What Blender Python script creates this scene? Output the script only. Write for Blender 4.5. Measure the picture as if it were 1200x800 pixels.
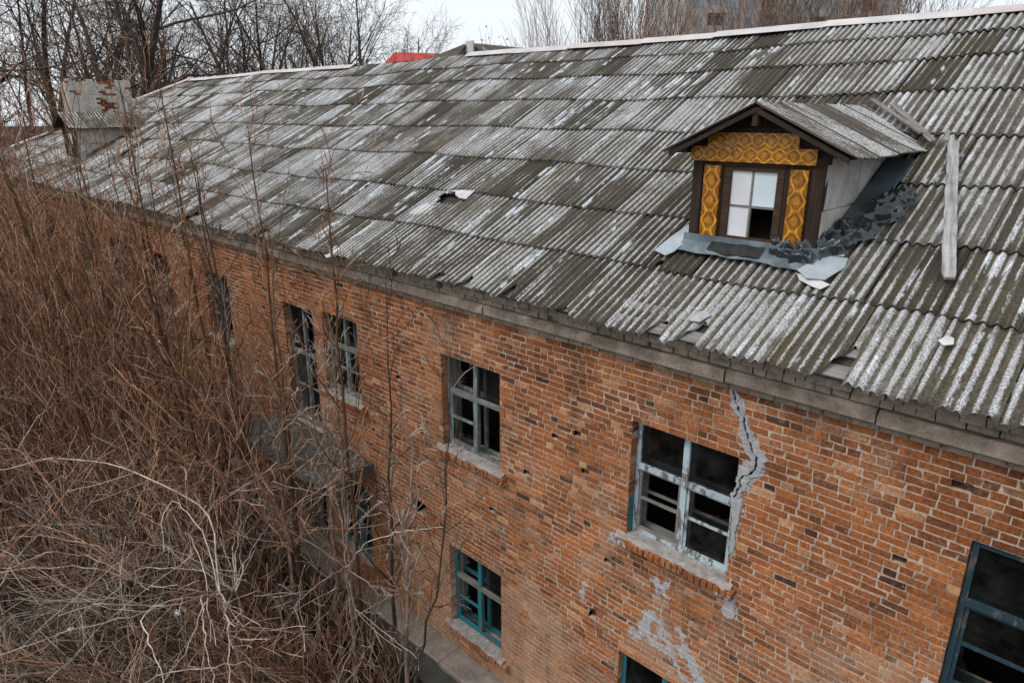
import bpy, math, random
import numpy as np
from mathutils import Vector, Matrix, noise as mnoise

for o in list(bpy.data.objects):
    bpy.data.objects.remove(o)
SC = bpy.context.scene
COL = SC.collection
RAD = math.radians

# ---------------------------------------------------------------- camera, sky, sun, exposure
CAM = (0.0, -6.75, 10.3)
cd = bpy.data.cameras.new('camera'); cam = bpy.data.objects.new('camera', cd); COL.objects.link(cam)
cam.location = CAM
cam.rotation_euler = (RAD(90 - 18.157), 0, RAD(44.107))
cd.sensor_width = 36.0; cd.lens = 24.15; cd.clip_start = 0.05; cd.clip_end = 3000
SC.camera = cam

SUN_EL, SUN_ROT = 52.0, 205.0          # rotation: clockwise from north (+Y)
w = bpy.data.worlds.new('World'); SC.world = w; w.use_nodes = True
wt = w.node_tree; bg = wt.nodes['Background']
sky = wt.nodes.new('ShaderNodeTexSky'); sky.sky_type = 'NISHITA'; sky.sun_disc = False
sky.sun_elevation = RAD(SUN_EL); sky.sun_rotation = RAD(SUN_ROT)
sky.air_density = 1.0; sky.dust_density = 6.0; sky.ozone_density = 1.0
hs = wt.nodes.new('ShaderNodeHueSaturation'); hs.inputs['Saturation'].default_value = 0.34
hs.inputs['Value'].default_value = 1.0
wt.links.new(sky.outputs[0], hs.inputs['Color'])
# a closed, nearly even cloud deck in front of the clear sky
wc = wt.nodes.new('ShaderNodeTexCoord'); wn = wt.nodes.new('ShaderNodeTexNoise'); wn.inputs['Scale'].default_value = 2.2; wn.inputs['Detail'].default_value = 4
wt.links.new(wc.outputs['Generated'], wn.inputs['Vector'])
wr_ = wt.nodes.new('ShaderNodeValToRGB'); wr_.color_ramp.elements[0].position = 0.3; wr_.color_ramp.elements[1].position = 0.7
wr_.color_ramp.elements[0].color = (0.76, 0.83, 0.90, 1); wr_.color_ramp.elements[1].color = (0.90, 0.945, 0.985, 1)
wt.links.new(wn.outputs[0], wr_.inputs[0])
wg = wt.nodes.new('ShaderNodeVectorMath'); wg.operation = 'SCALE'; wg.inputs['Scale'].default_value = 6.3
wt.links.new(wr_.outputs[0], wg.inputs[0])
wm = wt.nodes.new('ShaderNodeMix'); wm.data_type = 'RGBA'; wm.inputs[0].default_value = 0.8
wt.links.new(hs.outputs[0], wm.inputs[6]); wt.links.new(wg.outputs[0], wm.inputs[7])
wt.links.new(wm.outputs[2], bg.inputs['Color'])
bg.inputs['Strength'].default_value = 0.15
sd = bpy.data.lights.new('sun', 'SUN'); sun = bpy.data.objects.new('sun', sd); COL.objects.link(sun)
sd.energy = 0.9; sd.angle = RAD(20); sd.color = (1.0, 0.96, 0.9)
sun.rotation_euler = (RAD(90 - SUN_EL), 0, RAD(180 - SUN_ROT))
SC.view_settings.view_transform = 'Standard'; SC.view_settings.look = 'None'
SC.view_settings.exposure = 0.45; SC.view_settings.gamma = 1.0

rng = np.random.default_rng(7); random.seed(7)

# ---------------------------------------------------------------- node helpers
class NT:
    def __init__(s, name):
        s.m = bpy.data.materials.new(name); s.m.use_nodes = True
        s.t = s.m.node_tree; s.n = s.t.nodes; s.b = s.n['Principled BSDF']; s.out = s.n['Material Output']
    def lk(s, v, sock):
        if isinstance(v, (int, float)):
            sock.default_value = v
        elif isinstance(v, (tuple, list)):
            sock.default_value = tuple(v) + ((1,) if len(v) == 3 and len(sock.default_value) == 4 else ())
        else:
            s.t.links.new(v, sock)
    def uv(s):
        return s.n.new('ShaderNodeUVMap').outputs[0]
    def obj(s):
        return s.n.new('ShaderNodeTexCoord').outputs['Object']
    def geo(s):
        return s.n.new('ShaderNodeNewGeometry').outputs['Position']
    def rnd(s):
        return s.n.new('ShaderNodeObjectInfo').outputs['Random']
    def island(s):
        return s.n.new('ShaderNodeNewGeometry').outputs['Random Per Island']
    def attr(s, name='col'):
        a = s.n.new('ShaderNodeAttribute'); a.attribute_name = name
        sp = s.n.new('ShaderNodeSeparateColor'); s.t.links.new(a.outputs['Color'], sp.inputs[0])
        return sp.outputs[0], sp.outputs[1], sp.outputs[2]
    def xyz(s, v):
        sp = s.n.new('ShaderNodeSeparateXYZ'); s.lk(v, sp.inputs[0]); return sp.outputs
    def comb(s, x, y, z):
        c = s.n.new('ShaderNodeCombineXYZ')
        for i, q in enumerate((x, y, z)): s.lk(q, c.inputs[i])
        return c.outputs[0]
    def scale(s, v, k):
        m = s.n.new('ShaderNodeVectorMath'); m.operation = 'MULTIPLY'; s.lk(v, m.inputs[0]); m.inputs[1].default_value = k
        return m.outputs[0]
    def add(s, v, k):
        m = s.n.new('ShaderNodeVectorMath'); m.operation = 'ADD'; s.lk(v, m.inputs[0]); s.lk(k, m.inputs[1])
        return m.outputs[0]
    def noise(s, v, sc, det=3, rough=0.55, dist=0.0):
        x = s.n.new('ShaderNodeTexNoise'); s.lk(v, x.inputs['Vector']); x.inputs['Scale'].default_value = sc
        x.inputs['Detail'].default_value = det; x.inputs['Roughness'].default_value = rough; x.inputs['Distortion'].default_value = dist
        return x.outputs[0]
    def vor(s, v, sc, feat='F1'):
        x = s.n.new('ShaderNodeTexVoronoi'); x.feature = feat; s.lk(v, x.inputs['Vector']); x.inputs['Scale'].default_value = sc
        return x.outputs['Distance']
    def ma(s, op, a, b=0.0, c=0.0):
        x = s.n.new('ShaderNodeMath'); x.operation = op
        for i, q in enumerate((a, b, c)): s.lk(q, x.inputs[i])
        return x.outputs[0]
    def ss(s, v, a, b):
        x = s.n.new('ShaderNodeMapRange'); x.interpolation_type = 'SMOOTHSTEP'
        s.lk(v, x.inputs[0]); x.inputs[1].default_value = a; x.inputs[2].default_value = b
        return x.outputs[0]
    def ramp(s, f, stops):
        x = s.n.new('ShaderNodeValToRGB'); e = x.color_ramp.elements
        while len(e) < len(stops): e.new(0.5)
        for q, (p, c) in zip(e, stops): q.position = p; q.color = tuple(c) + (1,)
        s.lk(f, x.inputs[0]); return x.outputs[0]
    def mix(s, f, a, b, mode='MIX'):
        x = s.n.new('ShaderNodeMix'); x.data_type = 'RGBA'; x.blend_type = mode
        s.lk(f, x.inputs[0]); s.lk(a, x.inputs[6]); s.lk(b, x.inputs[7]); return x.outputs[2]
    def bump(s, h, st=0.3, d=0.01):
        x = s.n.new('ShaderNodeBump'); x.inputs['Strength'].default_value = st; x.inputs['Distance'].default_value = d
        s.lk(h, x.inputs['Height']); s.t.links.new(x.outputs[0], s.b.inputs['Normal'])
    def fin(s, color, rough=0.9, spec=0.3):
        s.lk(color, s.b.inputs['Base Color']); s.lk(rough, s.b.inputs['Roughness'])
        s.b.inputs['Specular IOR Level'].default_value = spec
        return s.m

def simple(name, a, b, sc=6, rough=0.9, stretch=(1, 1, 1), bump=0.2, spec=0.3, det=5):
    t = NT(name); v = t.scale(t.obj(), stretch)
    f = t.noise(v, sc, det); c = t.ramp(f, [(0.3, a), (0.7, b)])
    if bump: t.bump(t.noise(v, sc * 4, 4), bump, 0.01)
    return t.fin(c, rough, spec)

SMEAR = [((-4.20, 3.40), (-3.92, 3.96), .05), ((-3.80, 3.95), (-3.64, 3.55), .045), ((-3.56, 4.07), (-3.44, 3.74), .045), ((-3.44, 3.74), (-3.20, 3.42), .055), ((-3.93, 3.58), (-3.65, 3.55), .05), ((-3.65, 3.55), (-3.42, 3.28), .055),
         ((-3.91, 4.54), (-3.88, 4.30), .035), ((-3.79, 4.56), (-3.78, 4.36), .03), ((-4.63, 4.86), (-4.45, 4.88), .05), ((-2.91, 4.84), (-2.88, 4.60), .05), ((-3.14, 7.45), (-2.95, 7.0), .05), ((-2.95, 7.0), (-2.76, 6.66), .06), ((-2.78, 6.6), (-2.96, 6.3), .09), ((-2.93, 6.2), (-2.95, 5.45), .05), ((-5.10, 3.85), (-5.10, 3.62), .03)]
def smear_mask(t, p):
    x, y, z = t.xyz(p); n = t.ma('ADD', t.noise(p, 9, 5, 0.7), t.ma('MULTIPLY', t.noise(p, 2.6, 3), 0.6))
    best = None
    for (ax, az), (bx, bz), r in SMEAR:
        dx, dz = bx - ax, bz - az; L2 = dx * dx + dz * dz
        px = t.ma('SUBTRACT', x, ax); pz = t.ma('SUBTRACT', z, az)
        h = t.ma('ADD', t.ma('MULTIPLY', px, dx / L2), t.ma('MULTIPLY', pz, dz / L2))
        h = t.ma('MINIMUM', t.ma('MAXIMUM', h, 0.0), 1.0)
        ex = t.ma('SUBTRACT', px, t.ma('MULTIPLY', h, dx)); ez = t.ma('SUBTRACT', pz, t.ma('MULTIPLY', h, dz))
        d = t.ma('SUBTRACT', t.ma('SQRT', t.ma('ADD', t.ma('MULTIPLY', ex, ex), t.ma('MULTIPLY', ez, ez))), r)
        best = d if best is None else t.ma('MINIMUM', best, d)
    return t.ss(t.ma('SUBTRACT', best, t.ma('MULTIPLY', t.ma('SUBTRACT', n, 0.79), 0.55)), 0.012, -0.008)
# ---------------------------------------------------------------- materials
def m_roof(name='asbestos_sheet', moss=1.0, pale=0.0):
    t = NT(name); u = t.uv(); sr, cr, wr = t.attr()
    u3 = t.add(u, t.comb(t.ma('MULTIPLY', sr, 37.0), 0.0, t.ma('MULTIPLY', sr, 11.0)))
    streak = t.noise(t.scale(u3, (9, 0.8, 1)), 1.0, 4, 0.6)
    patch = t.noise(u, 0.55, 4, 0.6)
    patch2 = t.noise(u3, 2.2, 4, 0.65)
    fine = t.noise(u, 38, 5, 0.7)
    mid = t.noise(u, 11, 4, 0.65)
    k = t.ma('ADD', t.ma('MULTIPLY', streak, 0.5), t.ma('ADD', t.ma('MULTIPLY', patch, 0.35), t.ma('MULTIPLY', sr, 0.32)))
    base = t.ramp(k, [(0.32, (0.034, 0.027, 0.019)), (0.52, (0.085, 0.074, 0.057)), (0.78, (0.20, 0.188, 0.168))])
    # moss in the valleys
    mk = t.ma('MULTIPLY', t.ss(t.ma('ADD', t.ma('MULTIPLY', patch, 0.7), t.ma('MULTIPLY', mid, 0.4)), 0.48, 0.68), t.ss(cr, 0.85, 0.15))
    base = t.mix(t.ma('MULTIPLY', mk, 0.85 * moss), base, (0.056, 0.043, 0.022))
    yk = t.ss(t.ma('ADD', t.ma('MULTIPLY', patch2, 0.6), t.ma('MULTIPLY', fine, 0.45)), 0.64, 0.74)
    base = t.mix(t.ma('MULTIPLY', yk, 0.6 * moss), base, (0.14, 0.105, 0.04))
    ok_ = t.ss(t.noise(t.scale(u, (1.0, .5, 1)), 0.9, 4, 0.6), 0.56, 0.70)
    base = t.mix(t.ma('MULTIPLY', ok_, 0.5 * moss), base, (0.105, 0.078, 0.03))
    # lichen speckle on the crests
    lk = t.ma('ADD', t.ma('MULTIPLY', cr, 0.44), t.ma('ADD', t.ma('MULTIPLY', fine, 0.55), t.ma('ADD', t.ma('MULTIPLY', streak, 0.25), t.ma('ADD', t.ma('MULTIPLY', sr, 0.09), t.ma('MULTIPLY', wr, 0.15)))))
    zone = t.ma('ADD', t.ma('MULTIPLY', t.noise(u, 0.33, 3, 0.6), 0.55), t.ma('ADD', t.ma('MULTIPLY', t.noise(t.add(u, (31.0, 7.0, 0.0)), 1.1, 4, 0.65), 0.45), t.ma('MULTIPLY', sr, 0.10)))
    lk = t.ma('ADD', lk, t.ma('MULTIPLY', t.ma('SUBTRACT', zone, 0.585), 1.35))
    lm = t.ss(lk, 0.76 - pale, 0.88 - pale)
    lm = t.ma('MULTIPLY', lm, t.ss(t.ma('ADD', t.ma('MULTIPLY', t.noise(t.scale(u, (14, 4, 1)), 1.0, 5, 0.75), 0.6), t.ma('MULTIPLY', t.noise(u, 1.3, 4, 0.6), 0.4)), 0.36, 0.52))
    base = t.mix(t.ma('MULTIPLY', lm, 0.88), base, (0.45, 0.45, 0.455))
    # bare patches where the surface has flaked
    fk = t.ss(t.ma('ADD', t.ma('MULTIPLY', t.noise(t.scale(u3, (5, 1.4, 1)), 1.3, 5, 0.65), 0.75), t.ma('MULTIPLY', wr, 0.27)), 0.63, 0.68)
    base = t.mix(t.ma('MULTIPLY', fk, t.ss(cr, 0.05, 0.5)), base, (0.58, 0.60, 0.64))
    dk_ = t.ss(t.ma('ADD', t.noise(t.scale(u3, (3.5, 0.7, 1)), 1.7, 5, 0.7), t.ma('MULTIPLY', sr, 0.12)), 0.44, 0.30)
    base = t.mix(t.ma('MULTIPLY', dk_, 0.5), base, (0.035, 0.03, 0.022))
    base = t.mix(t.ma('MULTIPLY', t.ss(t.noise(u, 62, 3, 0.65), 0.53, 0.62), 0.8), base, (0.05, 0.044, 0.032))
    base = t.mix(1.0, base, t.ramp(t.noise(u, 48, 2, 0.6), [(0.35, (0.62, 0.61, 0.6)), (0.65, (1.35, 1.35, 1.36))]), 'MULTIPLY')
    t.bump(t.ma('ADD', t.ma('MULTIPLY', fine, 1.0), t.ma('MULTIPLY', mid, 0.5)), 0.6, 0.008)
    return t.fin(base, 0.92, 0.25)

def m_brick(name='orange_brick'):
    t = NT(name); tint, kind, r3 = t.attr(); p = t.geo()
    c = t.ramp(tint, [(0.0, (0.04, 0.026, 0.02)), (0.09, (0.085, 0.042, 0.026)), (0.25, (0.19, 0.072, 0.031)), (0.45, (0.30, 0.102, 0.036)), (0.6, (0.37, 0.132, 0.045)),
                      (0.75, (0.42, 0.15, 0.05)), (0.90, (0.48, 0.18, 0.055)), (0.95, (0.50, 0.25, 0.14)), (1.0, (0.54, 0.30, 0.14))])
    f1 = t.noise(p, 28, 5, 0.65); f2 = t.noise(p, 90, 4, 0.6); big = t.noise(p, 0.45, 4, 0.6); med = t.noise(p, 2.2, 5, 0.65)
    c = t.mix(1.0, c, t.ramp(f1, [(0.28, (0.40, 0.39, 0.38)), (0.52, (0.95, 0.95, 0.95)), (0.75, (1.4, 1.35, 1.3))]), 'MULTIPLY')
    c = t.mix(t.ss(t.noise(p, 1.1, 4, 0.6), 0.42, 0.62), c, t.mix(1.0, c, (0.72, 0.66, 0.66), 'MULTIPLY'))
    pit = t.ss(t.noise(t.add(p, t.comb(0.0, t.ma('MULTIPLY', r3, 5.0), 0.0)), 17, 4, 0.7), 0.60, 0.70)
    c = t.mix(t.ma('MULTIPLY', pit, 0.55), c, (0.40, 0.27, 0.19))
    z = t.xyz(p)[2]
    low = t.ss(z, 6.4, 2.5)
    wash = t.ss(t.ma('ADD', t.ma('MULTIPLY', big, 0.55), t.ma('ADD', t.ma('MULTIPLY', med, 0.5), t.ma('ADD', t.ma('MULTIPLY', f1, 0.22), t.ma('MULTIPLY', low, 0.09)))), 0.63, 0.80)
    c = t.mix(t.ma('MULTIPLY', wash, 0.5), c, (0.44, 0.30, 0.20))
    dirt = t.ss(t.ma('ADD', t.ma('MULTIPLY', t.noise(t.scale(p, (1, 1, 1.7)), 5.0, 5, 0.7), 0.8), t.ma('MULTIPLY', r3, 0.22)), 0.66, 0.80)
    c = t.mix(t.ma('MULTIPLY', dirt, 0.8), c, (0.055, 0.042, 0.028))
    c = t.mix(t.ma('MULTIPLY', t.ss(f2, 0.62, 0.72), 0.5), c, (0.09, 0.045, 0.03))
    run = t.ss(t.ma('ADD', t.noise(t.scale(p, (1.6, 1.6, 0.28)), 1.0, 5, 0.65), t.ma('MULTIPLY', t.ss(z, 6.3, 7.5), 0.14)), 0.56, 0.70)
    c = t.mix(t.ma('MULTIPLY', run, 0.6), c, t.mix(1.0, c, (0.38, 0.36, 0.36), 'MULTIPLY'))
    sm = smear_mask(t, p)
    c = t.mix(t.ma('MULTIPLY', sm, 0.92), c, t.ramp(f1, [(0.3, (0.26, 0.26, 0.265)), (0.7, (0.48, 0.48, 0.49))]))
    t.bump(t.ma('ADD', t.ma('ADD', f1, t.ma('MULTIPLY', f2, 0.4)), t.ma('MULTIPLY', sm, 0.8)), 0.7, 0.008)
    return t.fin(c, 0.92, 0.25)

def m_mortar():
    t = NT('lime_mortar'); p = t.geo()
    f = t.noise(p, 14, 5, 0.65); b = t.noise(p, 0.7, 3)
    c = t.ramp(f, [(0.3, (0.27, 0.20, 0.15)), (0.52, (0.45, 0.355, 0.28)), (0.72, (0.56, 0.475, 0.40))])
    c = t.mix(t.ma('MULTIPLY', t.ss(b, 0.52, 0.38), 0.7), c, (0.20, 0.15, 0.115))
    c = t.mix(smear_mask(t, p), c, (0.40, 0.40, 0.41))
    t.bump(f, 0.6, 0.01)
    return t.fin(c, 0.95, 0.2)

def m_paint(name, paint, wood_a=(0.07, 0.062, 0.055), wood_b=(0.22, 0.205, 0.19), cover=0.5):
    t = NT(name); p = t.geo()
    f = t.noise(t.scale(p, (1, 1, 0.35)), 11, 6, 0.75); g = t.noise(t.scale(p, (30, 30, 4)), 1.0, 4, 0.6)
    wood = t.ramp(g, [(0.3, wood_a), (0.7, wood_b)])
    k = t.ss(f, cover - 0.03, cover + 0.03)
    pc = t.mix(t.noise(p, 5, 3), paint, tuple(q * 0.72 for q in paint))
    c = t.mix(k, pc, wood)
    t.bump(t.ma('ADD', t.ma('MULTIPLY', k, -1.0), g), 0.4, 0.004)
    return t.fin(c, 0.75, 0.3)

def m_wood(name, a, b, axis='z', rough=0.85):
    t = NT(name); p = t.uv() if axis == 'uv' else t.obj(); st = {'uv': (30, 1.3, 1), 'x': (1.2, 26, 26), 'y': (26, 1.2, 26), 'z': (26, 26, 1.2)}[axis]
    g = t.noise(t.scale(p, st), 1.0, 5, 0.65, 0.4); h = t.noise(p, 4, 4)
    c = t.ramp(t.ma('ADD', t.ma('MULTIPLY', g, 0.7), t.ma('MULTIPLY', h, 0.3)), [(0.32, a), (0.66, b)])
    t.bump(g, 0.5, 0.006)
    return t.fin(c, rough, 0.3)

def m_bark(name, a, b, tip):
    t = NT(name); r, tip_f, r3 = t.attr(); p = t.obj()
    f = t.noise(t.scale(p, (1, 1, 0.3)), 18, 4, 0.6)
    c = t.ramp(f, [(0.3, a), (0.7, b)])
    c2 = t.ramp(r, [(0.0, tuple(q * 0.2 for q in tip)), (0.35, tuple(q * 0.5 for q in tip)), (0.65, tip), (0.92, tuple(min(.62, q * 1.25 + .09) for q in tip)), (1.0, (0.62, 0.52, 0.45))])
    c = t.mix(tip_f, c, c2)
    c = t.mix(1.0, c, t.ramp(t.noise(p, 3.5, 4, 0.7), [(0.35, (0.5, 0.47, 0.45)), (0.65, (1.25, 1.2, 1.18))]), 'MULTIPLY')
    t.bump(f, 0.5, 0.01)
    return t.fin(c, 0.9, 0.2)

def m_panel():
    # lacquered orange ornamental strip: a row of medallions with ogee outlines (uv: u across 0..1, v along in widths)
    t = NT('ornamental_print'); x, y, z = t.xyz(t.uv()); wob = t.noise(t.obj(), 7, 3, 0.6)
    x = t.ma('ADD', x, t.ma('MULTIPLY', t.ma('SUBTRACT', wob, 0.5), 0.16)); y = t.ma('ADD', y, t.ma('MULTIPLY', t.ma('SUBTRACT', t.noise(t.obj(), 6, 2), 0.5), 0.22))
    vy = t.ma('SUBTRACT', t.ma('FRACT', y), 0.5); ux = t.ma('SUBTRACT', x, 0.5)
    r = t.ma('SQRT', t.ma('ADD', t.ma('MULTIPLY', ux, ux), t.ma('MULTIPLY', vy, vy)))
    rings = t.ss(t.ma('SINE', t.ma('MULTIPLY', r, 66.0)), -0.55, -0.1)
    ang = t.ma('ARCTAN2', ux, vy)
    petals = t.ss(t.ma('ADD', t.ma('MULTIPLY', t.ma('COSINE', t.ma('MULTIPLY', ang, 8.0)), 0.06), r), 0.22, 0.26)
    cosv = t.ma('COSINE', t.ma('MULTIPLY', t.ma('FRACT', y), 6.28318))
    edge = t.ma('ABSOLUTE', t.ma('SUBTRACT', t.ma('ABSOLUTE', ux), t.ma('SUBTRACT', 0.33, t.ma('MULTIPLY', cosv, 0.15))))
    line = t.ss(edge, 0.085, 0.055)
    e2 = t.ma('ABSOLUTE', t.ma('SUBTRACT', edge, 0.12)); line = t.ma('MAXIMUM', line, t.ma('MULTIPLY', t.ss(e2, 0.022, 0.01), 0.8))
    inside = t.ss(r, 0.44, 0.40)
    sd = t.ma('SUBTRACT', t.ma('ABSOLUTE', ux), t.ma('SUBTRACT', 0.34, t.ma('MULTIPLY', cosv, 0.14)))
    outside = t.ss(sd, 0.03, 0.06)
    speck = t.ss(t.vor(t.comb(x, y, 0.0), 8.0), 0.30, 0.22)
    scroll = t.ss(t.ma('SINE', t.ma('ADD', t.ma('MULTIPLY', sd, 70.0), t.ma('MULTIPLY', ang, 3.0))), 0.3, 0.7)
    med = t.ma('MULTIPLY', t.ss(sd, -0.05, -0.08), t.ma('MAXIMUM', t.ma('MULTIPLY', inside, t.ma('MULTIPLY', rings, t.ma('ADD', 0.6, t.ma('MULTIPLY', petals, 0.4)))), t.ma('MULTIPLY', scroll, t.ss(r, 0.2, 0.24))))
    dark = t.ma('MAXIMUM', t.ma('MULTIPLY', outside, t.ma('SUBTRACT', 1.0, t.ma('MULTIPLY', t.ma('MAXIMUM', speck, scroll), 0.75))), med)
    f = t.noise(t.obj(), 9, 4, 0.6)
    gold = t.ramp(f, [(0.3, (0.38, 0.13, 0.008)), (0.6, (0.72, 0.31, 0.02)), (0.8, (0.80, 0.46, 0.07))])
    c = t.mix(t.ma('MULTIPLY', dark, 0.92), gold, (0.055, 0.018, 0.005))
    wear = t.ss(t.noise(t.obj(), 13, 5, 0.7), 0.66, 0.70)
    c = t.mix(wear, c, (0.55, 0.48, 0.40))
    c = t.mix(t.ma('MULTIPLY', t.ss(t.noise(t.obj(), 5, 5, 0.7), 0.5, 0.68), 0.65), c, (0.10, 0.05, 0.02))
    t.bump(f, 0.3, 0.004)
    return t.fin(c, 0.3, 0.5)

def m_glass():
    t = NT('dirty_window_glass')
    gl = t.n.new('ShaderNodeBsdfGlossy'); gl.inputs['Roughness'].default_value = 0.04; gl.inputs['Color'].default_value = (0.8, 0.85, 0.88, 1)
    tr = t.n.new('ShaderNodeBsdfTransparent'); tr.inputs['Color'].default_value = (0.5, 0.53, 0.53, 1)
    df = t.n.new('ShaderNodeBsdfDiffuse'); df.inputs['Color'].default_value = (0.10, 0.105, 0.10, 1)
    fr = t.n.new('ShaderNodeFresnel'); fr.inputs['IOR'].default_value = 1.5
    m1 = t.n.new('ShaderNodeMixShader'); m2 = t.n.new('ShaderNodeMixShader')
    f = t.noise(t.geo(), 3.5, 5, 0.65)
    t.lk(t.ma('MULTIPLY', t.ss(f, 0.3, 0.9), 0.22), m1.inputs[0]); t.lk(tr.outputs[0], m1.inputs[1]); t.lk(df.outputs[0], m1.inputs[2])
    t.lk(fr.outputs[0], m2.inputs[0]); t.lk(m1.outputs[0], m2.inputs[1]); t.lk(gl.outputs[0], m2.inputs[2])
    t.lk(m2.outputs[0], t.out.inputs[0]); return t.m

def m_ground():
    t = NT('leaf_litter_soil'); p = t.geo()
    a = t.noise(p, 0.5, 5, 0.6); b = t.noise(p, 9, 6, 0.7); v = t.vor(p, 16)
    c = t.ramp(t.ma('ADD', t.ma('MULTIPLY', a, 0.4), t.ma('MULTIPLY', b, 0.6)), [(0.3, (0.012, 0.009, 0.006)), (0.52, (0.032, 0.024, 0.016)), (0.72, (0.07, 0.052, 0.035))])
    c = t.mix(t.ss(v, 0.2, 0.08), c, (0.12, 0.085, 0.055))
    t.bump(b, 0.9, 0.05); return t.fin(c, 0.97, 0.1)

def m_concrete(name, a, b, sc=5):
    t = NT(name); p = t.geo(); f = t.noise(p, sc, 6, 0.7); g = t.noise(p, sc * 9, 4, 0.6)
    c = t.ramp(t.ma('ADD', t.ma('MULTIPLY', f, 0.75), t.ma('MULTIPLY', g, 0.25)), [(0.32, a), (0.68, b)])
    t.bump(t.ma('ADD', f, t.ma('MULTIPLY', g, 0.5)), 0.6, 0.015); return t.fin(c, 0.93, 0.2)

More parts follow.
